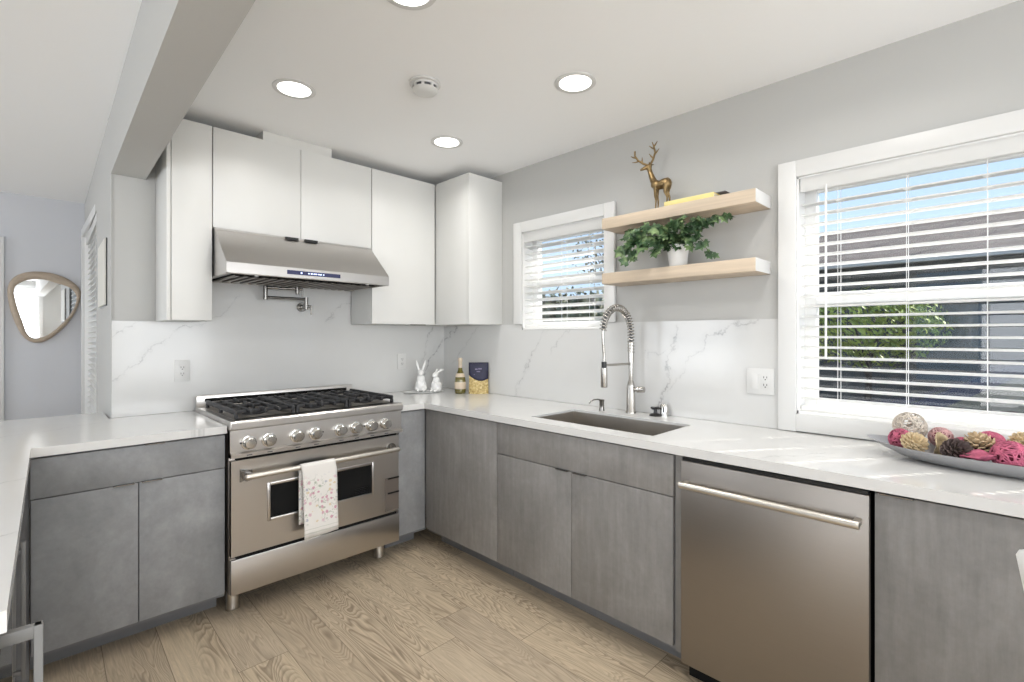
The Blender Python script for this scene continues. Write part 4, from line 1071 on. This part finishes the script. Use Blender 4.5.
for s2, g_ in enumerate(gr):
    for i in range(nx):
        for j in range(nz):
            f = (g_[i][j], g_[i+1][j], g_[i+1][j+1], g_[i][j+1]); m.b.faces.new(f if s2 == 0 else f[::-1])
bmesh.ops.remove_doubles(m.b, verts=m.b.verts, dist=.0001)
m.xf(BG).build('pasta_pouch', 'pasta', t, 60, local=True)
m = MB()
for sgn in (-1,):
    g_ = []
    for i in range(nx+1):
        row = []; u = i/nx*2-1
        low = .108-.026*math.cos(u*1.5)-.012*u
        for j in range(9):
            v = (low+(.196-low)*j/8)/.165
            dep = .026*max(0, 1-min(v, 1)**2*.80)*(1-abs(u)**2.6)+.0032
            row.append(m.b.verts.new((u*.0615, sgn*dep, v*.165)))
        g_.append(row)
    for i in range(nx):
        for j in range(8): m.b.faces.new((g_[i][j], g_[i+1][j], g_[i+1][j+1], g_[i][j+1]))
o = m.xf(BG).build('paper_top', 'navy', t, 60, local=True)
q = o.modifiers.new('solid', 'SOLIDIFY'); q.thickness = .0012
M['emblem'] = flat('faded_emblem', (.22, .20, .30), .6)
e_ = MB()
for (x0, x1, z0, z1) in ((-.022, -.006, .150, .158), (-.002, .020, .152, .160), (-.012, .010, .136, .142), (-.030, -.010, .118, .123)):
    e_.box(x0, x1, -.0165, -.0155, z0, z1)
e_.xf(BG).build('printed_emblem', 'emblem', t, 0, local=True)

# ------------------------------------------------------------ long tray of dried decorations
TC = V((2.17, -.028, ZT)); LA, LB = .385, .160
t = thing('decor_tray', 'long pewter boat-shaped tray under the large window', 'tray', TC[:])
m = MB(); rings = []
na = 64
prof = [(.0, .004), (.35, .004), (.60, .006), (.80, .020), (.93, .036), (1.0, .046), (1.012, .048), (1.0, .0445), (.90, .026), (.78, .008), (.62, .0), (.0, .0)]
for (f, z) in prof:
    if f == 0: rings.append([m.b.verts.new((0, 0, z))]); continue
    rg = []
    for k in range(na):
        a = 2*PI*k/na; ca, sa = math.cos(a), math.sin(a)
        yy = LA*f*sa; xx = LB*f*math.copysign(abs(ca)**1.15, ca)
        up = .012*(abs(sa)**6)*max(0, (f-.6)/.4)
        rg.append(m.b.verts.new((xx, yy, z+up)))
    rings.append(rg)
for A, B in zip(rings, rings[1:]):
    for k in range(na):
        u = []
        for x in (A[k % len(A)], A[(k+1) % len(A)], B[(k+1) % len(B)], B[k % len(B)]):
            if x not in u: u.append(x)
        m.b.faces.new(u)
bmesh.ops.recalc_face_normals(m.b, faces=m.b.faces)
m.build('dish', 'tray', t, 50, local=True)
def vine_ball(label, c, r, mat, n=34, th=.0013, core=None, seed=1):
    n = int(n*.62); th *= 1.25
    rr = random.Random(seed); t = thing('vine_ball', label, 'decorative ball', (c[0], c[1], c[2]-r), group='dried decorations in the tray')
    if core: MB().sph(c, r*.74, u=18, v=12).build('core', 'pinkcore', t, 60)
    m = MB()
    for i in range(n):
        ax = V((rr.uniform(-1, 1), rr.uniform(-1, 1), rr.uniform(-1, 1))).normalized(); o_ = ax.orthogonal().normalized(); p = ax.cross(o_)
        k = rr.uniform(-.35, .35); R = r*rr.uniform(.93, 1.0); ph = rr.uniform(0, 6)
        pts = []
        for q in range(20):
            a = 2*PI*q/20
            d = (o_*math.cos(a)+p*math.sin(a)+ax*(k+.18*math.sin(3*a+ph))).normalized()
            pts.append(V(c)+d*R)
        m.tube(pts, th, 5, closed=True)
    m.build('woven_strands', mat, t, 60)
def cone(label, c, r, mat, tipmat, seed=1, tilt=(0, 0, 1), squash=1.15, open_=.5, name='pinecone'):
    rr = random.Random(seed); t = thing(name, label, name.replace('_', ' '), (c[0], c[1], c[2]-r*.9), group='dried decorations in the tray')
    q = V((0, 0, 1)).rotation_difference(V(tilt).normalized()).to_matrix().to_4x4()
    core = MB().sph((0, 0, 0), r*.62, (1, 1, squash), 14, 10); core.xf(Matrix.Translation(V(c)) @ q).build('core', 'coneshadow' if name == 'pinecone' else mat, t, 60)
    m = MB(); n = 64
    for i in range(n):
        f = (i+.5)/n; th = i*2.39996; zz = 1-2*f*.93; rad = math.sqrt(max(0, 1-zz*zz))
        d = V((rad*math.cos(th), rad*math.sin(th), zz*squash)); base = d*r*.55; tipp = d*r*(.92+.12*rr.random())+V((0, 0, r*.18))
        tg = V((-math.sin(th), math.cos(th), 0)); up = V((0, 0, 1))
        wd = r*.21*(0.6+.5*rad)
        v = [m.b.verts.new(base-tg*wd*.4), m.b.verts.new(base+tg*wd*.4), m.b.verts.new(tipp+tg*wd-up*wd*.2), m.b.verts.new(tipp+d.normalized()*wd*.5+up*wd*.1), m.b.verts.new(tipp-tg*wd-up*wd*.2)]
        v2 = [m.b.verts.new(x.co+(up*.9-d.normalized()*.3)*wd*.45) for x in v]
        m.b.faces.new(v); m.b.faces.new(v2[::-1])
        for a in range(5): m.b.faces.new((v[a], v2[a], v2[(a+1) % 5], v[(a+1) % 5]))
    bmesh.ops.recalc_face_normals(m.b, faces=m.b.faces)
    m.xf(Matrix.Translation(V(c)) @ q).build('scales' if name == 'pinecone' else 'petals', tipmat, t, 30)
vine_ball('large silvery wicker ball at the back of the tray', (2.225, .245, 1.003), .050, 'wicker', 44, .0014, None, 3)
vine_ball('pale pink vine ball half hidden behind the wicker ball', (2.262, .165, .972), .034, 'palepink', 34, .0013, 'palepink', 4)
vine_ball('pink vine ball nearest the tray\'s tip, left of the cream flower', (2.165, .262, .964), .036, 'pink', 46, .0016, 'pink', 5)
cone('cream dried flower between the end pink ball and the curled petal', (2.112, .222, .962), .036, 'cream', 'cream', 6, (-.5, -.4, .8), .8, name='dried_flower')
cone('dark purple-brown pinecone at the front rim of the tray', (2.090, .118, .957), .038, 'conebrown', 'conebrown', 7, (-.6, -.5, .5), 1.0)
vine_ball('pink vine ball behind the dark pinecone', (2.205, .108, .955), .033, 'pink', 40, .0015, 'pink', 8)
cone('brown pinecone with frosted cream tips in the middle of the tray', (2.150, .060, .968), .040, 'conebrown', 'conetip', 9, (.1, .3, .9), 1.1)
vine_ball('pink vine ball behind the frosted pinecone', (2.240, .040, .975), .037, 'pink', 46, .0016, 'pink', 10)
cone('cream dried flower at the back right of the tray', (2.255, -.035, .978), .035, 'cream', 'cream', 11, (-.2, 0, 1), .9, name='dried_flower')
vine_ball('biggest bright pink vine ball at the front right of the tray', (2.085, -.004, .966), .044, 'pink', 60, .0017, 'pink', 12)
cone('cream dried flower beyond the biggest pink ball', (2.10, -.095, .958), .036, 'cream', 'cream', 13, (-.2, 0, 1), .9, name='dried_flower')
vine_ball('pink vine ball at the hidden end of the tray', (2.17, -.20, .955), .036, 'pink', 40, .0016, 'pink', 15)
cone('brown pinecone at the hidden end of the tray', (2.20, -.13, .958), .036, 'conebrown', 'conebrown', 16, (-.2, 0, 1), 1.)
def petal(label, c, d, up, ln, wd, mat, nm):
    m = MB(); d = V(d).normalized(); up = V(up).normalized(); sd_ = d.cross(up).normalized(); g_ = []
    for i in range(9):
        f = i/8; row = []; w_ = wd*math.sin(PI*min(1, .12+f*.88))**.7 if f < 1 else .001
        for j in range(7):
            u = j/6*2-1
            row.append(m.b.verts.new(V(c)+d*ln*f+sd_*w_*u+up*(abs(u)**1.5*w_*.9+.006*math.sin(f*7+u*2)+f*f*.012)))
        g_.append(row)
    for i in range(8):
        for j in range(6): m.b.faces.new((g_[i][j], g_[i+1][j], g_[i+1][j+1], g_[i][j+1]))
    o = m.build(nm, mat, None, 60); s = o.modifiers.new('solid', 'SOLIDIFY'); s.thickness = .0015
    return recentre(o)
tag(petal('', (2.125, .165, .930), (.15, .05, 1), (-.7, -.7, .1), .078, .026, 'cream', 'dried_petal'), 'tall curled cream dried petal standing between cream flower and dark pinecone', 'dried petal', 'dried decorations in the tray')
tag(petal('', (2.055, .105, .944), (.0, -1, .04), (-.2, 0, 1), .085, .022, 'pink', 'dried_petal'), 'flat pink dried petal along the front rim of the tray', 'dried petal', 'dried decorations in the tray')

# ------------------------------------------------------------ ceiling fixtures
def downlight(label, x, y):
    t = thing('recessed_light', label, 'ceiling light', (x, y, ZC), group='recessed ceiling downlights')
    MB().lathe([(.073, -.0035), (.092, -.0045), (.094, -.003), (.094, .0), (.073, .0)], (x, y, ZC-.0005), 40).build('trim_ring', 'trim', t, 50)
    MB().lathe([(0, -.003), (.072, -.003), (.072, -.0005)], (x, y, ZC-.001), 40).build('lens', 'lens', t, 50)
    d = bpy.data.lights.new('lamp', 'AREA'); d.shape = 'DISK'; d.size = .14; d.energy = 2.2; d.color = (1, .97, .93); d.spread = math.radians(150)
    lo = bpy.data.objects.new('lamp', d); COL.objects.link(lo); lo.parent = t; lo.location = (0, 0, -.012)
downlight('round recessed downlight above the tall cabinet and range hood', .888, 2.332)
downlight('round recessed downlight nearest the corner cabinet', 1.772, 2.336)
downlight('round recessed downlight nearest the floating shelves', 1.770, 1.379)
downlight('round recessed downlight cut off by the top edge of the photo', .905, 1.400)
downlight('round recessed downlight near the camera over the dishwasher', 1.770, .42)
downlight('round recessed downlight near the camera over the kitchen floor', .905, .42)
t = thing('smoke_detector', 'white round smoke detector on the ceiling between the lights', 'smoke detector', (1.289, 1.861, ZC))
c0 = (1.289, 1.861, ZC)
MB().lathe([(0, -.001), (.070, -.001), (.070, -.010), (.058, -.012), (.056, -.020)], c0, 36).build('base', 'plastic', t, 40)
MB().lathe([(.050, -.018), (.050, -.032)], c0, 36).build('vent_ring', 'darkgrey', t, 40)
m = MB().lathe([(.0, -.031), (.056, -.031), (.057, -.034), (.050, -.044), (.030, -.050), (0, -.051)], c0, 36)
for k in range(8):
    a = k*PI/4; m.box(-.006, .006, .049, .057, -.032, -.018, 0, mtx=Matrix.Translation(c0) @ Matrix.Rotation(a, 4, 'Z'))
m.build('cap', 'plastic', t, 40)

# ------------------------------------------------------------ living room side
t = thing('wall_mirror', 'organic triangular mirror in a pale driftwood frame on the far wall', 'mirror', (.12, 5.65, 1.25))
def px_w(a, b_): # outline points in the far wall plane
    u, v = a/3.59, 230+b_/3.59
    F = (math.sin(math.radians(44.738)), math.cos(math.radians(44.738)))
    X = (u-512)/491.48
    rx, ry = F[0]+F[1]*X, F[1]-F[0]*X
    k = 5.65/ry; return (rx*k, HC+k*(335.5-v)/491.48)
outer = [(28, 205), (45, 175), (75, 158), (120, 150), (180, 155), (240, 175), (280, 205), (290, 235), (275, 285), (245, 332), (205, 372), (160, 400), (120, 404), (85, 385), (60, 345), (38, 290), (28, 240)]
inner = [(50, 215), (68, 193), (100, 180), (150, 178), (205, 192), (248, 207), (272, 232), (272, 262), (250, 305), (215, 343), (170, 378), (125, 388), (98, 372), (80, 325), (62, 275)]
def resample(pts, n):
    P_ = [V((*px_w(*p), 0)) for p in pts]; m_ = len(P_); sm_ = []
    for i in range(m_):
        a, b_, c, d = P_[i-1], P_[i], P_[(i+1) % m_], P_[(i+2) % m_]
        for k in range(8):
            f = k/8; sm_.append(.5*((2*b_)+(c-a)*f+(2*a-5*b_+4*c-d)*f*f+(3*b_-a-3*c+d)*f**3))
    cen = sum(sm_, V((0, 0, 0)))/len(sm_)
    out = []
    for k in range(n):
        th = 2*PI*k/n; best = min(sm_, key=lambda p: abs((math.atan2(p.y-cen.y, p.x-cen.x)-th+PI) % (2*PI)-PI)); out.append(best)
    return out, cen
n_ = 56; O_, cO = resample(outer, n_); I_, cI = resample(inner, n_)
m = MB(); rg = []
for (f, y) in ((1.0, 5.648), (1.0, 5.622), (.75, 5.608), (.35, 5.605), (0, 5.615), (0, 5.64)):
    rg.append([m.b.verts.new((O_[k].x*f+I_[k].x*(1-f), y, O_[k].y*f+I_[k].y*(1-f))) for k in range(n_)])
for A, B in zip(rg, rg[1:]):
    for k in range(n_): m.b.faces.new((A[k], A[(k+1) % n_], B[(k+1) % n_], B[k]))
bmesh.ops.recalc_face_normals(m.b, faces=m.b.faces)
m.build('frame', 'mirrorwood', t, 50)
MB().prism([(p.x, p.y) for p in I_], 'y', 5.628, 5.640).build('mirror_glass', 'mirror', t, 0)

t = thing('wall_picture', 'small pale panel in a thin dark-edged frame, edge on beside the pillar', 'picture', (.30, 3.62, 1.48))
def shw(m):
    for v in m.b.verts: v.co.x += TL*(v.co.y-3.2)
    return m
shw(MB().box(.3045, .3095, 3.41, 3.86, 1.487, 1.852)).build('frame', 'black', t, 0)
shw(MB().box(.296, .3043, 3.412, 3.855, 1.492, 1.847, .001)).build('canvas', 'canvas', t, 0)

# white chair close to the camera, only its back corner shows
t = thing('dining_chair', 'white chair at the right edge, only the corner of its back showing', 'chair', (1.12, -.217, 0), rz=math.radians(-90))
m = MB(); g_ = []
for i in range(13):
    u = i/12*2-1; row = []
    for j in range(13):
        v = j/12; wd = .205*(.62+.38*v)
        z = .44+.512*v-(.020*abs(u)**10*v); y = .19-.06*v+.03*u*u
        row.append(m.b.verts.new((u*wd, y, z)))
    g_.append(row)
for i in range(12):
    for j in range(12): m.b.faces.new((g_[i][j], g_[i+1][j], g_[i+1][j+1], g_[i][j+1]))
o = m.build('backrest', 'vinyl', t, 60, local=True); q = o.modifiers.new('solid', 'SOLIDIFY'); q.thickness = .022; q.offset = 0
MB().box(-.20, .20, -.21, .20, .425, .455, .012).build('seat', 'vinyl', t, 40, local=True)
for (a, b_) in ((-1, -1), (1, -1), (-1, 1), (1, 1)):
    MB().cyl((a*.155, b_*.16, .43), (a*.21, b_*.21, 0), .014, .010, 12).build('leg', 'shelfwood', t, 40, local=True)

# ------------------------------------------------------------ outdoors, seen through the blinds
M['ground'] = flat('driveway', (.10, .105, .10), .9, var=.2, vs=2)
struct('ground', MB().box(2.6, 40, -30, 40, -.5, -.35), 'ground')
M['shingle'] = flat('brown_shingle', (.075, .058, .050), .9, var=.35, vs=9)
M['housewall'] = flat('slate_siding', (.06, .072, .078), .8, var=.12, vs=3)
M['fascia'] = flat('pale_fascia', (.40, .40, .40), .6)
t = thing('neighbour_house', 'slate-coloured neighbouring house with brown shingle roof beyond the large window', 'house', (12, -4, -.35))
MB().box(9.2, 15.5, -12, 2.25, -.35, 2.42).build('walls', 'housewall', t, 0)
MB().prism([(8.7, 2.34), (8.7, 2.42), (10.6, 3.20), (15.9, 3.0), (15.9, 2.9), (10.6, 3.10)], 'y', -12.5, 2.46).build('roof', 'shingle', t, 0)
MB().box(8.62, 8.71, -12.5, 2.46, 2.33, 2.41, .01).build('gutter', 'fascia', t, 30)
for (y0, y1) in ((.2, 1.3), (-2.6, -1.0)):
    f = MB().box(9.15, 9.2, y0, y1, .9, 1.95, .01).build('window', 'housewall', t, 30); MB().box(9.13, 9.16, y0+.08, y1-.08, .98, 1.87).build('pane', 'glassdark', f, 0)
def clump(name, label, c, rad, n, mat, ls, cat='bush', stem=True, seed=2, trunk_h=.4):
    rr = random.Random(seed); t = thing(name, label, cat, (c[0], c[1], -.35)); m = MB()
    for i in range(n):
        a, b_ = rr.uniform(0, 2*PI), math.acos(rr.uniform(-1, 1)); r_ = rr.uniform(.55, 1.0)**.5
        d = V((math.sin(b_)*math.cos(a), math.sin(b_)*math.sin(a), math.cos(b_)))
        k = 1+.28*noise.noise(d*2.3+V((seed, 0, 0)))
        p = V(c)+V((d.x*rad[0], d.y*rad[1], d.z*rad[2]))*r_*k
        nn = (d+V((rr.uniform(-.7, .7), rr.uniform(-.7, .7), rr.uniform(-.7, .7)))).normalized(); t1 = nn.orthogonal().normalized(); t2 = nn.cross(t1)
        s_ = ls*rr.uniform(.6, 1.2)
        m.b.faces.new([m.b.verts.new(p-t1*s_), m.b.verts.new(p-t2*s_*.45+nn*s_*.1), m.b.verts.new(p+t1*s_), m.b.verts.new(p+t2*s_*.45+nn*s_*.1)])
    m.build('foliage', mat, t, 0)
    tr = MB(); base = V((c[0], c[1], -.35)); top_ = V(c)
    tr.tube([base, (base+top_)/2+V((.03, .02, 0)), top_], [.07*rad[0]+.02, .05*rad[0]+.015, .012], 8)
    for k in range(7):
        a = k*.9; e = top_+V((math.cos(a)*rad[0]*.7, math.sin(a)*rad[1]*.7, rad[2]*(.35-.12*(k % 3))))
        tr.tube([base.lerp(top_, .55+.05*k), (base.lerp(top_, .9)+e)/2, e], [.018, .012, .005], 6)
    tr.build('branches', 'bark', t, 60)
clump('garden_bush', 'sunlit yellow-green bush behind the car, below the window rail', (7.7, 1.25, 1.42), (.55, .80, .48), 2600, 'bush', .042, seed=3)
clump('garden_bush', 'small sunlit bush in front of the house, right of the larger bush', (8.0, -.75, 1.45), (.5, .45, .45), 1500, 'bush', .05, seed=4)
clump('garden_bush', 'low shrub on the ground beneath the large window', (3.6, .92, .18), (.30, .35, .45), 900, 'bush', .035, seed=5)
clump('garden_hedge', 'brownish hedge below the rail of the small window', (7.2, 6.2, 1.2), (.8, 2.9, .9), 6000, 'bush_dark', .10, 'hedge', seed=6)
clump('garden_tree', 'thin dark tree showing through the upper right of the small window', (9.6, 6.4, 3.2), (.8, 1.0, .8), 800, 'bush_dark', .05, 'tree', seed=8)
# fence behind the hedge
t = thing('garden_fence', 'dark wooden board fence behind the hedge', 'fence', (8.6, 6.6, -.35))
m = MB()
for k in range(44): m.box(8.55, 8.575, 2.6+k*.2, 2.785+k*.2, -.35, 2.15+.02*(k % 3), .004)
M['fenceboard'] = flat('weathered_boards', (.15, .125, .10), .9, var=.3, vs=5)
m.build('boards', 'fenceboard', t, 0)
MB().box(8.58, 8.63, 2.6, 11.4, 1.2, 1.29).box(8.58, 8.63, 2.6, 11.4, 0, .09).build('rails', 'fenceboard', t, 0)
# parked car
M['carpaint'] = flat('dark_blue_car_paint', (.018, .022, .045), .18)
M['carglass'] = flat('car_glass', (.05, .07, .065), .04, spec=.9)
M['tyre'] = flat('tyre_rubber', (.015, .015, .015), .8)
t = thing('parked_car', 'dark blue parked car low outside the large window', 'car', (6.4, -.6, -.35))
CXc, CYc = 6.4, -.55
sil = [(-2.20, .28), (-2.22, .62), (-2.05, .86), (-1.30, .98), (-.55, 1.42), (.0, 1.50), (.75, 1.49), (1.45, 1.16), (1.65, 1.02), (2.15, .96), (2.22, .60), (2.18, .28)]
m = MB(); A = []
secs = [(-.86, .0, .90), (-.80, .05, 1.0), (.80, .05, 1.0), (.86, .0, .90)]
for (dx_, _, f) in [(-.90, 0, .0), (-.80, 0, 1.), (.80, 0, 1.), (.90, 0, .0)]:
    row = []
    for (y, z) in sil:
        zz = z if f else min(z, .92); inw = 0 if z < .95 else (z-.95)*.30*(1 if dx_ < 0 else -1)
        row.append(m.b.verts.new((CXc+dx_+(inw if f else 0), CYc-y, -.35+zz)))
    A.append(row)
for r0, r1 in zip(A, A[1:]):
    n = len(r0)
    for k in range(n): m.b.faces.new((r0[k], r0[(k+1) % n], r1[(k+1) % n], r1[k]))
m.b.faces.new(A[0]); m.b.faces.new(A[-1][::-1])
bmesh.ops.recalc_face_normals(m.b, faces=m.b.faces)
m.build('body', 'carpaint', t, 30)
for sg in (-1, 1):
    w_ = MB(); x_ = CXc+sg*.86
    w_.prism([(CYc+1.05, .64), (CYc+.50, 1.00), (CYc-.05, 1.07), (CYc-.70, 1.06), (CYc-1.30, .78), (CYc-1.35, .66)], 'x', x_-.11, x_+.01)
    w_.build('side_window', 'carglass', t, 0)
MB().prism([(CYc+1.22, .66), (CYc+.60, 1.04), (CYc+.56, 1.03), (CYc+1.18, .65)], 'x', CXc-.66, CXc+.66).build('windscreen', 'carglass', t, 0)
for sg in (-1, 1):
    for yy in (-1.35, 1.35):
        wh = MB().cyl((CXc+sg*.93, CYc+yy, -.35+.32), (CXc+sg*.72, CYc+yy, -.35+.32), .32, seg=28).build('wheel', 'tyre', t, 40)
        MB().cyl((CXc+sg*.945, CYc+yy, -.35+.32), (CXc+sg*.93, CYc+yy, -.35+.32), .19, seg=20).build('hub_cap', 'satin', wh, 40)
# overhead wires
t = thing('overhead_wires', 'thin black overhead wires crossing the sky outside', 'wire', (10, 0, 4))
MB().tube([(9, 3.0, 5.2), (11, .2, 4.6), (13, -2.5, 4.2), (15, -5, 4.1)], .012, 6).tube([(9, 1.9, 5.6), (11, -.9, 4.9), (13, -3.5, 4.5)], .012, 6).build('strands', 'black', t, 60)
